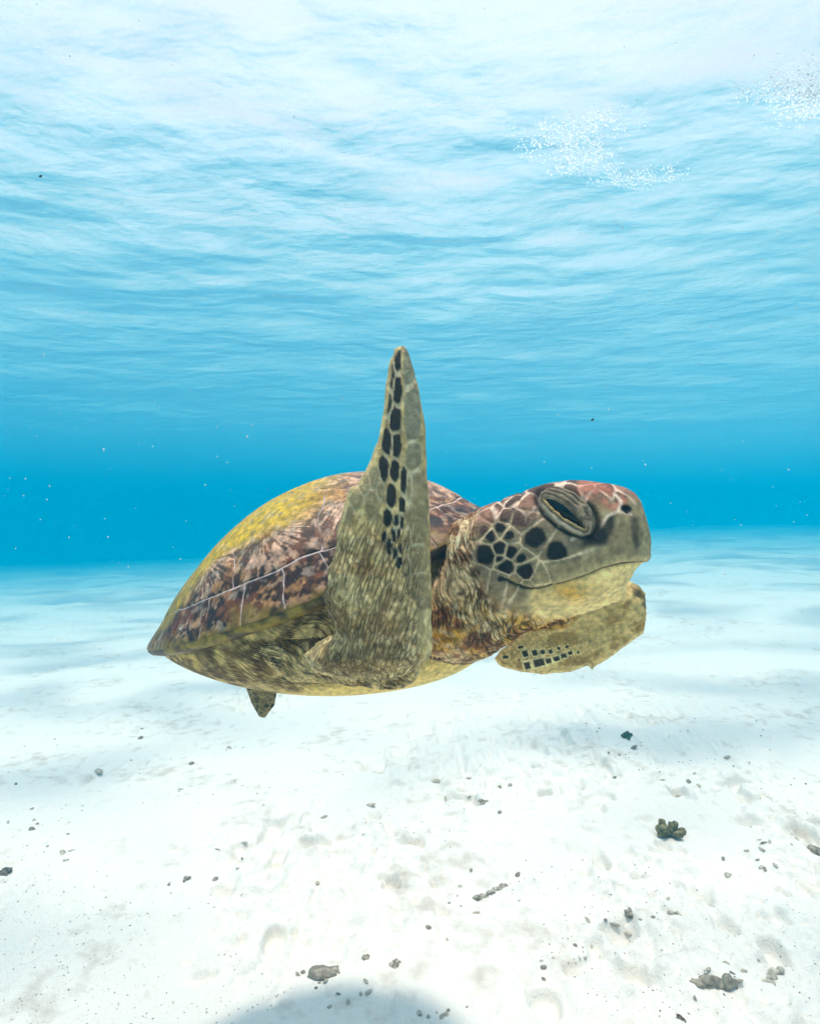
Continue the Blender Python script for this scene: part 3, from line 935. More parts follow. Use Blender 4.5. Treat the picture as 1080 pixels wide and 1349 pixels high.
# beak: dark blaze from brow to cheek, nostril, pale chin
blaze = poly_sdf(q2, [ZX(815, 262), ZX(850, 250), ZX(842, 320), ZX(805, 395), ZX(750, 405), ZX(690, 405), ZX(695, 372), ZX(755, 345), ZX(790, 300)])
hc = mix(hc, lin(28, 26, 24), 0.9 * sstep(0.006, -0.004, blaze + 0.006 * (n_mid - 0.5)))
blaze2 = poly_sdf(q2, [ZX(925, 270), ZX(955, 275), ZX(962, 400), ZX(940, 420), ZX(925, 360)])
hc = mix(hc, lin(52, 46, 36), 0.8 * sstep(0.006, -0.004, blaze2))
nos = np.array(ZX(905, 236)); dnos = np.linalg.norm((q2 - nos) / np.array([1.4, 1.0]), axis=1)
pl_line = line_dist(q2 + 0.002 * (np.stack([noise(bv, 90, 235), noise(bv, 90, 236)], 1) - 0.5), [ZX(650, 372), ZX(700, 350), ZX(765, 335), ZX(815, 268), ZX(850, 252), ZX(880, 250), ZX(925, 262)])
hc = mix(hc, lin(200, 194, 180), 0.8 * sstep(0.0032, 0.0012, pl_line))
pl_line = line_dist(q2, [ZX(865, 245), ZX(880, 205), ZX(850, 165)])
hc = mix(hc, lin(214, 204, 194), 0.8 * sstep(0.0032, 0.0012, pl_line))
dnos = dnos + 0.005 * (n_fine - 0.5)
hc = mix(hc, lin(16, 14, 14), sstep(0.0075, 0.005, dnos))
disp += w_head * -0.005 * np.exp(-(dnos / 0.005) ** 2)
mouth = [ZX(985, 488), ZX(930, 486), ZX(880, 487), ZX(800, 505), ZX(720, 535), ZX(640, 562), ZX(560, 583), ZX(490, 602), ZX(430, 588), ZX(350, 548)]
dm = line_dist(q2, mouth)
mz = np.interp(hx, [m_[0] for m_ in mouth[::-1]], [m_[1] for m_ in mouth[::-1]])
below = sstep(0.001, -0.004, hz_ - mz) * sstep(feat(690, 780)[0], feat(705, 780)[0], hx)
jaw = mix(np.tile(lin(208, 194, 140), (len(bv), 1)), lin(176, 140, 40), 0.8 * np.exp(-(np.linalg.norm((q2 - np.array(ZX(650, 615))) / np.array([2.2, 1.0]), axis=1) / 0.016) ** 2))
jaw = mix(jaw, lin(168, 158, 116), 0.5 * sstep(0.45, 0.6, n_mid))
hc = mix(hc, jaw, below)
lip = np.exp(-((hz_ - mz - 0.007) / 0.005) ** 2) * sstep(feat(690, 780)[0], feat(740, 780)[0], hx)
hc = mix(hc, lin(186, 176, 134), 0.55 * lip)
hc = mix(hc, lin(30, 24, 18), 0.9 * sstep(0.0032, 0.0012, dm))
disp += w_head * (-0.0045 * np.exp(-(dm / 0.0030) ** 2) + 0.0025 * lip - 0.0035 * below * sstep(0.02, 0.0, np.abs(hz_ - mz)))
# --- eye: socket, folded lids, slit
ec = np.array(ZX(626, 252)); ea = math.radians(-37)
e1 = (q2 - ec) @ np.array([math.cos(ea), math.sin(ea)])
e2 = (q2 - ec) @ np.array([-math.sin(ea), math.cos(ea)])
slit_c = np.array([0.0, -0.001])
half = 0.0060 * np.maximum(1 - (e1 / 0.032) ** 2, 0)
mid_l = e2 + 0.004 - 0.002 * np.maximum(1 - (e1 / 0.032) ** 2, 0)
ap = np.hypot(np.abs(mid_l), np.maximum(np.abs(e1) - 0.032, 0)) - half          # <0 inside the slit
upl = sstep(-0.001, 0.002, mid_l)                                              # 1 on the upper lid
er = np.sqrt((e1 / 0.046) ** 2 + (np.where(e2 > 0, e2 / 0.0285, e2 / 0.022)) ** 2)
side = sstep(0.2, 0.5, np.abs(nrm @ HY)) * w_head
lid = sstep(1.0, 0.86, er) * sstep(-0.0005, 0.0012, ap)
socket = np.exp(-((er - 1.02) / 0.10) ** 2)
apw = ap + 0.0016 * (noise(bv, 110, 421) - 0.5)
fold = 0.5 + 0.5 * np.cos(2 * math.pi * (apw - 0.0015) / np.where(upl > 0.5, 0.0062, 0.0074))
# round wrinkled knob of lid over the front corner
kd = np.hypot(e1 - 0.024, e2 - 0.010)
knob_e = sstep(0.016, 0.013, kd)
fold = fold * (1 - 0.75 * knob_e) + 0.75 * knob_e * sstep(0.25, 0.7, fbm(bv, 170, 2, 423))
disp += side * (lid * ((0.0045 + 0.0035 * upl) * np.sqrt(np.clip(1 - er ** 4, 0, 1)) + 0.0018 * fold + 0.0018 * knob_e) - 0.0052 * socket - 0.010 * sstep(0.0010, -0.0010, ap))
lidc = mix(np.tile(lin(128, 122, 104), (len(bv), 1)), lin(36, 34, 32), 0.92 * (1 - fold) ** 1.2)
lidc = mix(lidc, lin(196, 176, 118), 0.75 * (1 - upl) * np.exp(-((apw - 0.0022) / 0.0016) ** 2))
lidc = mix(lidc, lin(176, 172, 162), 0.7 * (1 - upl) * np.exp(-((apw - 0.0095) / 0.0022) ** 2))
hc = mix(hc, lin(24, 21, 20), 0.92 * side * np.exp(-((er - 1.06) / 0.14) ** 2) * sstep(0.030, 0.018, e2 - 0.35 * e1))
hc = mix(hc, lin(24, 21, 20), 0.9 * side * sstep(0.016, 0.008, np.hypot((e1 - 0.046) / 1.6, e2 + 0.0)))
hc = mix(hc, lin(24, 21, 20), 0.9 * side * sstep(0.010, 0.005, np.hypot((e1 + 0.043) / 1.6, e2 - 0.004)))
hc = mix(hc, lidc, side * lid)
hc = mix(hc, lin(8, 7, 7), side * sstep(0.001, -0.001, ap))
col = mix(col, hc, w_head)

# --- raised flipper: rows of scales in its own plane
def zf(zx, zy):
    px, py = 400 + zx / 2.868, 430 + zy / 2.868
    return ((px - CX) / F * FRY, -(py - CY) / F * FRY)
dark = [(352, 130, 15, 60), (334, 190, 13, 70), (352, 240, 17, 70), (322, 285, 13, 60), (346, 345, 22, 52), (316, 440, 17, 48), (350, 452, 19, 44), (304, 540, 18, 48), (345, 547, 16, 40), (380, 585, 13, 50),
        (332, 640, 17, 42), (373, 675, 12, 36), (319, 722, 15, 32), (352, 738, 12, 26), (371, 735, 9, 28), (343, 785, 9, 26), (358, 775, 9, 24),
        (309, 792, 9, 20), (325, 828, 11, 28), (346, 852, 9, 22), (361, 886, 11, 22), (366, 838, 8, 20)]
pale = [(400, 150, 20, 90), (410, 320, 26, 110), (415, 495, 24, 55), (430, 690, 32, 130), (400, 620, 12, 60), (430, 880, 34, 55), (395, 905, 16, 40), (395, 800, 12, 40), (430, 970, 34, 45),
        (270, 580, 20, 40), (235, 600, 22, 36), (200, 650, 24, 40), (170, 700, 22, 40), (262, 660, 26, 50), (290, 620, 14, 40)]
fq = np.stack([bv[:, 0], bv[:, 2]], 1)
alls = dark + pale
FS = np.array([zf(a, b) for a, b, _, _ in alls])
rs = np.array([(c, d) for _, _, c, d in alls]) / 2.868 / F * FRY
mk = w_R > 0.01
fm = fq[mk] + 0.0015 * (np.stack([noise(bv[mk], 120, 251), noise(bv[mk], 120, 253)], 1) - 0.5)
E = np.sqrt((((fm[:, None, :] - FS[None]) / rs[None]) ** 2).sum(2))
o = np.argsort(E, 1)[:, :2]
en = np.take_along_axis(E, o, 1)
isd = o[:, 0] < len(dark)
eg = (en[:, 1] - en[:, 0]) * rs[o[:, 0], 0]
fc = mix(np.tile(lin(150, 142, 108), (mk.sum(), 1)), lin(184, 172, 126), sstep(0.40, 0.62, n_mid[mk]))
fc = mix(fc, lin(96, 82, 50), 0.35 * sstep(0.48, 0.60, fbm((bv[mk] + 0.01 * noise(bv[mk], 40, 262)[:, None]) * np.array([1.6, 1, 0.42]) + bv[mk][:, [2, 1, 0]] * np.array([0.5, 0, 0]), 62, 4, 261, 0.6)))
zz = (CY - bv[mk, 2] * F / FRY)                   # height along the flipper
low_f = sstep(700, 800, zz)
lefty = sstep(0.01, -0.05, bv[mk, 0]) * sstep(620, 680, zz)
fc = mix(fc, lin(98, 72, 40), 0.6 * lefty * sstep(0.44, 0.6, fbm(bv[mk], 26, 4, 263, 0.6)))
fc = mix(fc, lin(212, 202, 160), 0.5 * sstep(0.52, 0.66, fbm(bv[mk], 85, 3, 265)) * sstep(600, 700, zz))
fr_ = np.clip(furrow[mk], 0, 1)
fc = mix(fc, lin(88, 74, 46), 0.3 * fr_ * sstep(640, 720, zz))
scl = sstep(1.35, 1.05, en[:, 0])
scaled = scl * sstep(0.0008, 0.0026, eg)
tip = sstep(680, 560, zz)
pc_ = mix(np.tile(lin(122, 118, 90), (mk.sum(), 1)), lin(104, 112, 100), tip)
fc = mix(fc, np.where(isd[:, None], lin(34, 32, 28), pc_), scl * np.where(isd, sstep(1.30, 1.0, en[:, 0]), 0.85))
seam = scl * sstep(0.0026, 0.0008, eg)
fc = mix(fc, lin(200, 196, 170), 0.85 * seam)
rim = sstep(0.0045, 0.001, -flR.d2(fq[mk, 0], fq[mk, 1]))
trail = bv[mk, 0] < (np.interp(zz, [450, 640, 850], [528, 500, 470]) - CX) / F * FRY
fc = mix(fc, lin(206, 196, 150), 0.6 * rim * trail)  # rim light painted as a pale line along the trailing edge
cuff = sstep(0.016, 0.004, -flR.d2(fq[mk, 0], fq[mk, 1])) * trail * sstep(735, 760, zz) * sstep(845, 820, zz)
fc = mix(fc, lin(70, 46, 28), 0.7 * cuff * sstep(0.35, 0.5, n_mid[mk]))
knob = np.linalg.norm(fq[mk] - np.array(zf(450, 1040)), axis=1)
fc = mix(fc, lin(112, 106, 88), 0.7 * sstep(0.011, 0.007, knob))
disp[mk] += w_R[mk] * (-0.0016 * seam + 0.0008 * scaled - 0.0010 * fr_ * sstep(660, 740, zz) + 0.003 * np.exp(-(knob / 0.008) ** 2)
                       + 0.0022 * (noise(bv[mk] * np.array([1.5, 1, .6]), 45, 271) - 0.5))
col[mk] = mix(col[mk], fc, w_R[mk])

# --- far front flipper
mk = w_L > 0.01
zl = lambda zx, zy: ((640 + zx / 4.5 - CX) / F * FLY, -(760 + zy / 4.5 - CY) / F * FLY)
cells = [(130, 497, 24, 10), (215, 430, 22, 8), (240, 465, 22, 20), (292, 455, 20, 18), (337, 446, 18, 15), (380, 440, 17, 14), (425, 418, 12, 10), (470, 405, 12, 9),
         (205, 507, 16, 5), (250, 495, 14, 5), (320, 515, 42, 26), (372, 500, 22, 18), (415, 484, 24, 16), (455, 462, 22, 15), (490, 443, 18, 12), (255, 540, 24, 26), (535, 436, 10, 9)]
CS = np.array([zl(a, b) for a, b, _, _ in cells]); cr = np.array([(c * 0.76, d) for _, _, c, d in cells]) / 4.5 / F * FLY
fq3 = np.stack([bv[mk, 0], bv[mk, 2]], 1)
ang = math.radians(18)
df = fq3[:, None, :] - CS[None]
du, dv = df[..., 0] * math.cos(ang) + df[..., 1] * math.sin(ang), -df[..., 0] * math.sin(ang) + df[..., 1] * math.cos(ang)
E = np.maximum(np.abs(du) / cr[:, 0], np.abs(dv) / cr[:, 1]).min(1)
lc = mix(np.tile(lin(192, 178, 124), (mk.sum(), 1)), lin(150, 130, 78), sstep(0.42, 0.6, n_mid[mk]))
fold_p = np.stack([(bv[mk, 0] * 0.85 + bv[mk, 2] * 0.5) * 0.25, bv[mk, 1] * 0.1, bv[mk, 2] * 0.85 - bv[mk, 0] * 0.5], 1) + 0.012 * (noise(bv[mk], 40, 283) - 0.5)[:, None]
rp_ = np.abs(2 * fbm(fold_p, 90, 2, 281) - 1)
lc = mix(lc, lin(104, 92, 54), 0.3 * sstep(0.3, 0.0, rp_))
zone = sstep(1.55, 1.2, E)
lc = mix(lc, lin(222, 212, 168), 0.9 * zone)
lc = mix(lc, lin(214, 200, 150), 0.6 * sstep(0.006, 0.001, -flL.d2(fq3[:, 0], fq3[:, 1])))
lc = mix(lc, lin(52, 46, 34), sstep(1.05, 0.85, E))
lc = mix(lc, lin(48, 44, 34), 0.85 * sstep(0.030, 0.008, np.linalg.norm((fq3 - np.array(zl(850, 110))) / np.array([0.8, 1.0]), axis=1)) * sstep(0.35, 0.5, n_mid[mk]))
col[mk] = mix(col[mk], lc, w_L[mk])
disp[mk] += w_L[mk] * (-0.0008 * sstep(0.3, 0.0, rp_) + 0.0008 * sstep(1.05, 0.85, E))

# --- hind flipper
mk = w_H > 0.01
h1, h2, hid = worley(bv[mk] * np.array([1, 0.1, 1]), 85, 291)
hcx = mix(np.tile(lin(60, 58, 44), (mk.sum(), 1)), lin(110, 102, 72), sstep(0.3, 0.8, hid))
hcx = mix(hcx, lin(150, 140, 104), 0.8 * sstep(0.14, 0.04, h2 - h1))
col[mk] = mix(col[mk], hcx, w_H[mk])

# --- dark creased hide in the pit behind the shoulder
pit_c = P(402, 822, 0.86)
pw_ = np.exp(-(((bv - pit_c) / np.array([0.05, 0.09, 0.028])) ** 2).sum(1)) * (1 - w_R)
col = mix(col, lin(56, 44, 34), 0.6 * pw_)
bv2 = bv + nrm * disp[:, None]
col = col * np.array([1.62, 1.36, 1.12])
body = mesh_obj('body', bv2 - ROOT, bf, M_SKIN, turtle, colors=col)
zpx = CY - bv[:, 2] * F / FRY
turn = np.array([0.30, 0.0, 0.95])
fr_sp = (bv - np.outer(bv @ turn, turn)) * 1.15 + np.outer(bv @ turn, turn) * 0.24 + 0.004 * (noise(bv, 60, 431) - 0.5)[:, None]
fl_sp = bv * np.array([1.0, 0.4, 1.0]) + 0.004 * (noise(bv, 60, 433) - 0.5)[:, None]
nk_sp = lp * 1.15 + (bv - np.outer(bv @ ax, ax)) * 0.06
csp = np.where((w_R > 0.5)[:, None], fr_sp, np.where((w_L > 0.5)[:, None], fl_sp, nk_sp))
cmk = w_body * 0.9 + w_R * 0.62 * sstep(640, 720, zpx) * sstep(560, 546, 540 + bv[:, 0] * F / FRY) + w_L * 0.22
cmk = np.clip(cmk * (1 - w_head), 0, 1) * np.maximum(0.25 + 0.75 * sstep(0.38, 0.58, fbm(bv, 32, 3, 435)), 0.75 * w_R)
at = body.data.attributes.new('crease_space', 'FLOAT_VECTOR', 'POINT')
at.data.foreach_set('vector', csp.astype(np.float32).ravel())
at = body.data.attributes.new('crease_mask', 'FLOAT', 'POINT')
at.data.foreach_set('value', cmk.astype(np.float32))

# --- eyes
E1 = HX * math.cos(ea) + np.array([0, 0, math.sin(ea)])
for s in (-1, 1):
    m_ = (np.abs(hx - ec[0]) < 0.006) & (np.abs(hz_ - ec[1]) < 0.006) & (hy * s > 0) & (w_head > 0.5)
    ys_ = np.median(hy[m_])
    c = HC + HX * ec[0] + np.array([0, 0, ec[1] - 0.0]) + HY * (ys_ - s * 0.0095)
    th_, ph_ = np.meshgrid(np.linspace(0, math.pi, 20), np.linspace(0, 2 * math.pi, 32, endpoint=False), indexing='ij')
    l = np.stack([0.033 * np.sin(th_) * np.cos(ph_), 0.0095 * np.cos(th_), 0.016 * np.sin(th_) * np.sin(ph_)], -1).reshape(-1, 3)
    E2 = np.cross(E1, HY)
    w = c + l[:, :1] * E1 + l[:, 1:2] * HY + l[:, 2:3] * E2 * -1
    idx = np.arange(20 * 32).reshape(20, 32)
    f = np.stack([idx[:-1], idx[1:], np.roll(idx[1:], -1, 1), np.roll(idx[:-1], -1, 1)], -1).reshape(-1, 4)
    mesh_obj('eye', w - body.location.xyz - ROOT if False else w - ROOT, f, m_eye, body)

# ================================================================== small things
def ground_at(px, py):
    d = np.array([(px - CX) / F, 1.0, -(py - CY) / F])
    Y = np.concatenate([np.linspace(0.6, 6, 1400), np.linspace(6, 28, 900)])
    z = ground_h(d[0] * Y, Y)
    k = np.argmax(d[2] * Y < z)
    y = Y[k]
    return np.array([d[0] * y, y, ground_h(np.array([d[0] * y]), np.array([y]))[0]])

_ico = bmesh.new()
bmesh.ops.create_icosphere(_ico, subdivisions=2, radius=1.0)
IV = np.array([v.co[:] for v in _ico.verts]); IF = [[v.index for v in f.verts] for f in _ico.faces]
_ico.free()
_ico = bmesh.new()
bmesh.ops.create_icosphere(_ico, subdivisions=1, radius=1.0)
IV1 = np.array([v.co[:] for v in _ico.verts]); IF1 = [[v.index for v in f.verts] for f in _ico.faces]
_ico.free()

def lumps(parts, seed, rough=0.35):
    """several noisy lumps (centre, radii) in one mesh; gives vertices, faces"""
    V, Fc = [], []
    for k, (c, r) in enumerate(parts):
        n = fbm(IV + seed * 3.7 + k * 9.1, 1.7, 3, 300 + seed) - 0.5
        v = IV * (1 + rough * 2 * n)[:, None] * np.asarray(r) + np.asarray(c)
        Fc += [[i + len(IV) * k for i in f] for f in IF]
        V.append(v)
    return np.concatenate(V), Fc

def crumble(w, h, n, seed):
    """a low heap of broken bits spread over an ellipse (photograph pixels)"""
    g_ = np.random.default_rng(seed)
    out = []
    for i in range(n):
        a, r = g_.uniform(0, 6.28), 0.62 * g_.uniform() ** 0.6
        q = g_.uniform(0.34, 0.6)
        out.append(((math.cos(a) * r * w, math.sin(a) * r * h, g_.uniform(-0.15, 0.1) * h), (w * q * g_.uniform(0.5, 1), h * q * g_.uniform(0.7, 1.4), h * q * g_.uniform(0.35, 0.8))))
    return out

def rubble(name, px, py, parts, tones, label, cat, seed, sink=0.5, group=None, rough=0.6):
    base_ = ground_at(px, py)
    mm = base_[1] / F                                # metres per photograph pixel here
    W_ = max(abs(c[0]) + r[0] for c, r in parts); H_ = max(abs(c[1]) + r[1] for c, r in parts)
    if len(parts) < 4:
        parts = crumble(W_ * 0.8, H_ * 0.8, 4 + int(W_ * 0.35), seed + 900)
    pr = [(np.asarray(c, float) * mm, np.asarray(r, float) * mm) for c, r in parts]
    v, f = lumps(pr, seed, rough)
    v[:, 2] += np.max([r[2] for _, r in pr]) * (1 - 2 * sink) * 0.5
    n = fbm(v + seed, 160, 3, 320)
    c = mix(np.tile(tones[0], (len(v), 1)), tones[1], sstep(0.4, 0.6, n))
    o_ = mesh_obj(name, v, f, M_RUBBLE, colors=c)
    o_.location = base_
    return tag(o_, label, cat, group)

GR_D, GR_M, GR_L = lin(128, 119, 105), lin(172, 161, 142), lin(212, 202, 184)
rubble('coral_slab', 428, 1284, [((0, 0, 0), (20, 13, 7)), ((-14, 3, 1), (10, 8, 6)), ((14, -2, 0), (10, 8, 5)), ((4, -6, 0), (9, 6, 4))], (GR_D, GR_M),
       'flat dark coral slab lying just beyond the edge of the turtle shadow', 'coral', 1)
rubble('stone', 482, 1263, [((0, 0, 0), (9, 8, 6)), ((5, 3, 1), (6, 5, 5))], (GR_D, GR_M), 'small dark lumpy stone behind the flat dark coral slab', 'stone', 2)
rubble('shell_fragment', 521, 1272, [((0, 0, 0), (11, 5, 2.5)), ((3, -5, 0), (9, 4, 2.2)), ((-2, 5, 1), (7, 3, 2))], (GR_D, GR_L), 'layered grey shell fragment right of the small dark stone', 'shell', 3)
rubble('coral_fragment', 938, 1298, [((-20, 0, -1), (13, 8, 6)), ((-5, 2, 2), (12, 8, 8)), ((8, 0, 1), (9, 7, 7)), ((22, -2, 4), (10, 7, 10)), ((-30, 3, -2), (6, 5, 4))], (GR_D, GR_M),
       'jagged dark coral fragment with a raised end, largest loose piece on sand', 'coral', 4, rough=0.5)
rubble('coral_branch', 1022, 1290, [((-14, -8, 0), (8, 5, 4)), ((-6, 0, 1), (7, 5, 4)), ((2, 8, 2), (7, 5, 4)), ((12, 10, 2), (6, 4, 4))], (GR_M, GR_L), 'thin broken grey coral branch beside the jagged dark fragment', 'coral', 5, rough=0.5)
rubble('stone', 830, 1206, [((0, 0, 0), (12, 9, 6)), ((6, 4, 2), (6, 6, 5))], (GR_D, GR_M), 'rounded brown grey stone alone in a shallow hollow', 'stone', 6)
rubble('stone', 3, 1152, [((0, 0, 0), (12, 10, 11)), ((-8, 4, 2), (10, 9, 10))], (GR_D, lin(80, 74, 62)), 'dark rough stone with a trail of grey crumbs on bluish sand behind', 'stone', 7)
rubble('stone', 1073, 1121, [((0, 0, 0), (9, 9, 9)), ((-8, 4, 0), (7, 6, 6)), ((5, 8, 3), (7, 7, 7))], (GR_D, GR_M), 'knobbly dark stone with pale rubble strewn before it', 'stone', 8)
rubble('stone', 245, 1160, [((0, 0, 0), (8, 7, 6)), ((-3, 4, 1), (6, 5, 5))], (GR_D, GR_M), 'grey pitted stone beside a tiny dark pebble', 'stone', 9)
rubble('pebble', 223, 1166, [((0, 0, 0), (4, 4, 4))], (GR_D, GR_D), 'tiny dark pebble next to the grey pitted stone', 'pebble', 10)
rubble('stone', 896, 1343, [((0, 0, 0), (10, 7, 6)), ((5, 3, 1), (6, 5, 5))], (lin(96, 62, 44), GR_D), 'reddish brown stone half sunk in white sand', 'stone', 11)
rubble('coral_twig', 648, 1178, [((-20, -10, 0), (7, 5, 4)), ((-12, -5, 0), (7, 4, 3)), ((-2, 1, 0), (6, 4, 3)), ((8, 8, 1), (7, 4, 3)), ((18, 13, 1), (8, 4, 4))], (GR_D, GR_L),
       'slender crumbling coral twig lying aslant on the sand', 'coral', 12, rough=0.55)
rubble('sea_cucumber' if False else 'stone', 638, 1057, [((0, 0, 0), (12, 6, 3)), ((-8, 1, 0), (6, 4, 3))], (GR_D, GR_M), 'low flat grey stone on open sand below the turtle', 'stone', 13)
rubble('stone', 185, 973, [((0, 0, 0), (7, 5, 4)), ((4, 3, 1), (5, 4, 4))], (GR_D, GR_D), 'slanted dark stone on the bluish sand beyond the turtle', 'stone', 14)
rubble('stone', 20, 1034, [((0, 0, 0), (4, 4, 3))], (GR_D, GR_D), 'lone black pebble on a bluish sand slope', 'pebble', 15)

def tuft(px, py, size, n, label, seed, tones):
    """small weed: a cluster of knobbly upright fronds"""
    base_ = ground_at(px, py)
    mm = base_[1] / F * size
    root = bpy.data.objects.new('seaweed', None); COL.objects.link(root); root.location = base_ - np.array([0, 0, 0.003])
    root.empty_display_size = 0.01
    tag(root, label, 'seaweed')
    rg = np.random.default_rng(seed)
    for k in range(n):
        a, r = rg.uniform(0, 2 * math.pi), rg.uniform(0.1, 1.0)
        tipv = np.array([math.cos(a) * r, math.sin(a) * r, rg.uniform(0.3, 0.9)])
        prt = [(tipv * t * mm, np.array([0.17, 0.17, 0.16]) * mm * (0.6 + 0.9 * t)) for t in (0.1, 0.35, 0.6, 0.85, 1.0)]
        v, f = lumps(prt, seed + k, 0.5)
        c = mix(np.tile(tones[0], (len(v), 1)), tones[1], sstep(0.35, 0.65, fbm(v + k, 200, 2, 331)))
        mesh_obj('frond', v, f, M_RUBBLE, root, colors=c)
tuft(880, 1100, 19, 11, 'olive tuft of knobbly seaweed, larger of the two seaweeds on the sand', 41, (lin(96, 86, 52), lin(150, 138, 96)))
tuft(826, 974, 9, 6, 'tiny green seaweed sprig on the sand behind the olive tuft', 47, (lin(70, 84, 50), lin(110, 116, 80)))

# loose crumbs, each its own object, sharing a few meshes
crumb_me = []
for k in range(6):
    v, f = lumps([((0, 0, 0), (1, 0.8, 0.55)), ((0.7, 0.2, 0.1), (0.55, 0.5, 0.4)), ((-0.5, -0.4, 0), (0.6, 0.5, 0.4))][:1 + k % 3], 60 + k, 0.5)
    c = mix(np.tile((GR_D, GR_M, GR_M)[k % 3], (len(v), 1)), (GR_M, GR_L, GR_L)[k % 3], sstep(0.4, 0.6, fbm(v * 0.01 + k, 300, 2, 341)))
    o_ = mesh_obj('coral_crumb', v, f, M_RUBBLE, colors=c)
    crumb_me.append(o_.data)
    bpy.data.objects.remove(o_)
rg = np.random.default_rng(5)
hubs = [(430, 1300, 70, 26, 15, 'beside the flat dark coral slab'), (620, 1180, 60, 40, 10, 'around the slender coral twig'), (1010, 1125, 70, 30, 14, 'in front of the knobbly dark stone'),
        (70, 1095, 70, 40, 10, 'behind the dark rough stone on bluish sand'), (820, 1210, 80, 28, 9, 'around the rounded brown grey stone'), (760, 1262, 90, 36, 9, 'between the rounded stone and the jagged coral'),
        (600, 1335, 60, 10, 8, 'at the edge of the turtle shadow'), (180, 1000, 110, 36, 9, 'near the slanted dark stone'), (880, 1030, 120, 40, 10, 'around the green seaweed sprig'),
        (570, 1050, 170, 36, 9, 'on open sand around the low flat stone'), (300, 1155, 90, 40, 7, 'near the grey pitted stone'), (960, 1290, 60, 26, 8, 'around the jagged coral fragment')]
k = 0
for hx_, hy_, sx, sy, n, where in hubs:
    for _ in range(n):
        px, py = hx_ + rg.normal() * sx * 0.55, hy_ + rg.normal() * sy * 0.55
        if not (4 < px < 1076 and 950 < py < 1346):
            continue
        b_ = ground_at(px, py)
        r = b_[1] / F * rg.uniform(1.6, 4.8)
        o_ = bpy.data.objects.new('coral_crumb', crumb_me[k % 6]); COL.objects.link(o_)
        o_.location = b_ + np.array([0, 0, r * 0.05])
        o_.scale = (r * rg.uniform(0.8, 1.6), r, r * rg.uniform(0.6, 1.0))
        o_.rotation_euler = (rg.uniform(-0.4, 0.4), rg.uniform(-0.4, 0.4), rg.uniform(0, 6.28))
        tag(o_, 'small grey coral crumb ' + where, 'coral crumb', 'coral crumbs ' + where)
        k += 1

# finest grit: one mass
V, Fc, Cc = [], [], []
n = 0
for _ in range(2600):
    px, py = rg.uniform(-150, 1230), 930 + 430 * rg.uniform() ** 0.8
    d_ = np.array([(px - CX) / F, 1.0, -(py - CY) / F])
    y = (FLOOR - 0.06) / d_[2]
    x = d_[0] * y
    if noise(np.array([[x, y, 0]]), 1.9, 61)[0] + 0.3 * noise(np.array([[x, y, 0]]), 9, 63)[0] < 0.62:
        continue
    r = y / F * rg.uniform(0.4, 1.2)
    a = rg.uniform(0, 6.28)
    v = IV1 * (1 + 0.35 * rg.normal(size=(len(IV1), 1)) * 0.6) * np.array([r * rg.uniform(1, 1.8), r, r * 0.7])
    v = np.stack([v[:, 0] * math.cos(a) - v[:, 1] * math.sin(a), v[:, 0] * math.sin(a) + v[:, 1] * math.cos(a), v[:, 2]], 1)
    V.append((v, x, y)); Fc += [[i + n for i in f] for f in IF1]
    n += len(IV1)
    Cc.append(np.tile((GR_D, GR_M, GR_M, GR_L)[rg.integers(4)], (len(IV1), 1)))
hz0 = ground_h(np.array([a[1] for a in V]), np.array([a[2] for a in V]))
GV = np.concatenate([a[0] + np.array([a[1], a[2], h0]) for a, h0 in zip(V, hz0)])
grit = mesh_obj('coral_grit', GV, Fc, M_RUBBLE, colors=np.concatenate(Cc))
tag(grit, 'fine grey coral grit sprinkled in patches over the sand', 'grit', kind='stuff')

# ------------------------------------------------------------------ foam under the surface
m_foam = bpy.data.materials.new('foam'); m_foam.use_nodes = True
N_, L_ = m_foam.node_tree.nodes, m_foam.node_tree.links
N_.remove(N_['Principled BSDF'])
df_, tl_, mx_ = N_.new('ShaderNodeBsdfDiffuse'), N_.new('ShaderNodeBsdfTranslucent'), N_.new('ShaderNodeMixShader')
df_.inputs['Color'].default_value = (0.9, 0.92, 0.93, 1); tl_.inputs['Color'].default_value = (0.95, 0.96, 0.97, 1)
mx_.inputs[0].default_value = 0.8
L_.new(df_.outputs[0], mx_.inputs[1]); L_.new(tl_.outputs[0], mx_.inputs[2]); L_.new(mx_.outputs[0], N_['Material Output'].inputs['Surface'])

def surf_h(x, y):
    p_ = np.stack([np.atleast_1d(x) * 0.6, np.atleast_1d(y), 0 * np.atleast_1d(x)], 1)
    return SURF + 0.22 * (fbm(p_, 0.35, 2, 5) - 0.5) + 0.16 * (fbm(p_, 0.9, 3, 9) - 0.5)

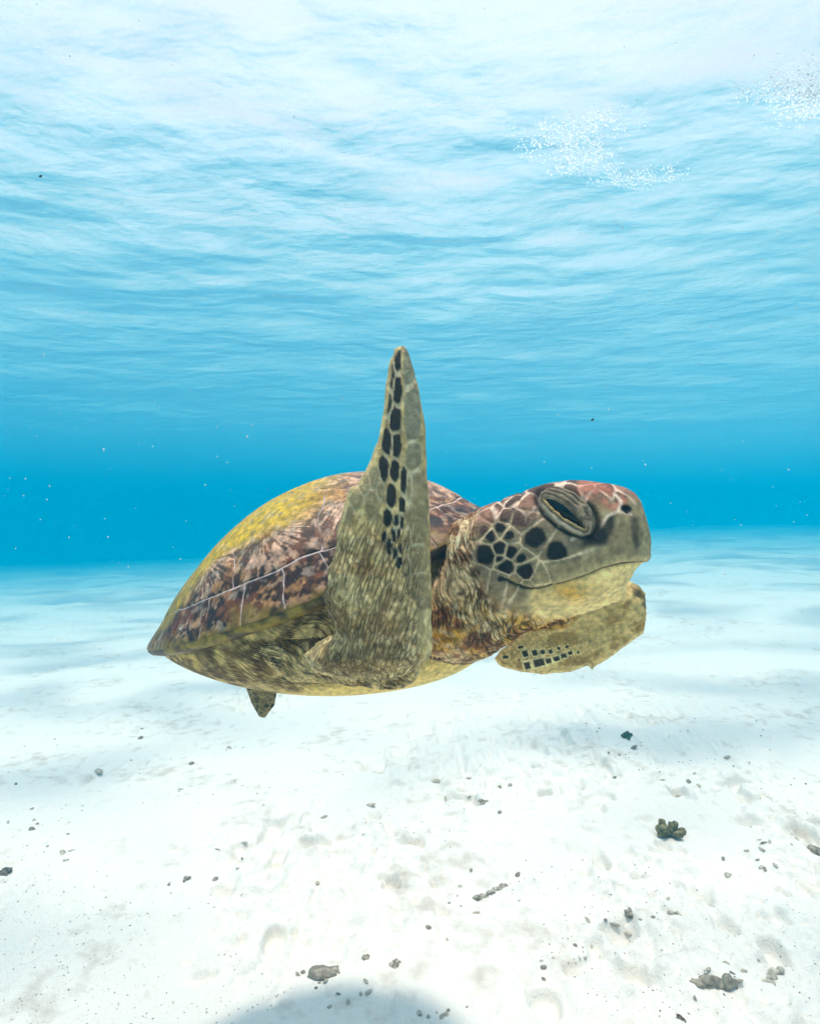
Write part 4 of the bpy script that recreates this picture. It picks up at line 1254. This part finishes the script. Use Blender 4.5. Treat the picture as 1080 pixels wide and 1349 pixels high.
CUP = [f for f in IF1 if IV1[f, 2].mean() < 0.05]     # open-topped bubble films
def foam(px_pts, spread, count, label, seed):
    rg = np.random.default_rng(seed)
    pts = []
    Z0 = SURF - 0.05
    for px, py in px_pts:
        Y = Z0 * F / (CY - py)
        pts.append(((px - CX) / F * Y, Y))
    pts = np.array(pts)
    V, Fc, n = [], [], 0
    for _ in range(count):                       # short curling strands of bubbles
        k = rg.integers(len(pts) - 1); t = rg.uniform()
        c = pts[k] * (1 - t) + pts[k + 1] * t + rg.normal(size=2) * spread
        a, r0, turn = rg.uniform(0, 6.28), rg.uniform(0.03, 0.12), rg.choice([-1, 1])
        for q in range(rg.integers(5, 15)):
            ang = a + turn * q * 0.28
            x, y = c + r0 * np.array([math.cos(ang) * 1.5, math.sin(ang)]) + rg.normal(size=2) * 0.008
            r = rg.uniform(0.003, 0.008) * (1 if rg.uniform() > 0.1 else 1.7)
            V.append((x, y, r)); Fc += [[i + n for i in f] for f in CUP]; n += len(IV1)
    A = np.array(V)
    z = surf_h(A[:, 0], A[:, 1]) - 0.02 - rg.uniform(0, 0.04, len(A))
    W = (IV1[None] * A[:, 2][:, None, None] + np.stack([A[:, 0], A[:, 1], z], 1)[:, None, :]).reshape(-1, 3)
    o_ = mesh_obj('foam_patch', W, Fc, m_foam)
    tag(o_, label, 'foam')
foam([(715, 190), (745, 170), (800, 150), (760, 195), (770, 215), (840, 232), (870, 235)], 0.10, 170, 'lacy curved wisp of white foam under the calm water surface', 71)
foam([(1000, 112), (1040, 104), (1082, 96), (1092, 122), (1060, 132)], 0.08, 190, 'dense bright clump of white foam on the breaking wave', 72)

# ------------------------------------------------------------------ specks adrift in the water
m_sn = bpy.data.materials.new('drifting_matter'); m_sn.use_nodes = True
m_sn.node_tree.nodes['Principled BSDF'].inputs['Base Color'].default_value = (0.8, 0.82, 0.8, 1)
m_sn.node_tree.nodes['Principled BSDF'].inputs['Roughness'].default_value = 0.8
V, Fc, n = [], [], 0
for _ in range(520):
    Y = rg.uniform(0.5, 2.8)
    px, py = rg.uniform(-60, 1140), rg.choice([rg.uniform(380, 760), rg.uniform(0, 900)])
    c = P(px, py, Y)
    if c[2] < -1.0:
        continue
    r = Y / F * (0.35 + 0.9 * rg.uniform() ** 4)
    st = rg.uniform(0.6, 1.8)
    v = IV1 * np.array([r, r, r * st]) * (1 + 0.3 * rg.normal(size=(len(IV1), 1)) * 0.5) + c
    V.append(v); Fc += [[i + n for i in f] for f in IF1]; n += len(IV1)
snow = mesh_obj('marine_snow', np.concatenate(V), Fc, m_sn)
tag(snow, 'pale specks of matter adrift in the blue water', 'specks', kind='stuff')
m_dk = bpy.data.materials.new('dark_fleck'); m_dk.use_nodes = True
m_dk.node_tree.nodes['Principled BSDF'].inputs['Base Color'].default_value = (0.03, 0.025, 0.02, 1)
for px, py, lab in ((780, 553, 'dark brown fleck adrift in blue water above the turtle head'), (53, 232, 'tiny dark fleck adrift below the pale wavy water surface')):
    v, f = lumps([((0, 0, 0), (0.0024, 0.002, 0.0017)), ((0.0015, 0, 0.0012), (0.0015, 0.0014, 0.0012))], px % 50, 0.4)
    o_ = mesh_obj('drifting_fleck', v, f, m_dk); o_.location = P(px, py, 0.9)
    tag(o_, lab, 'fleck')
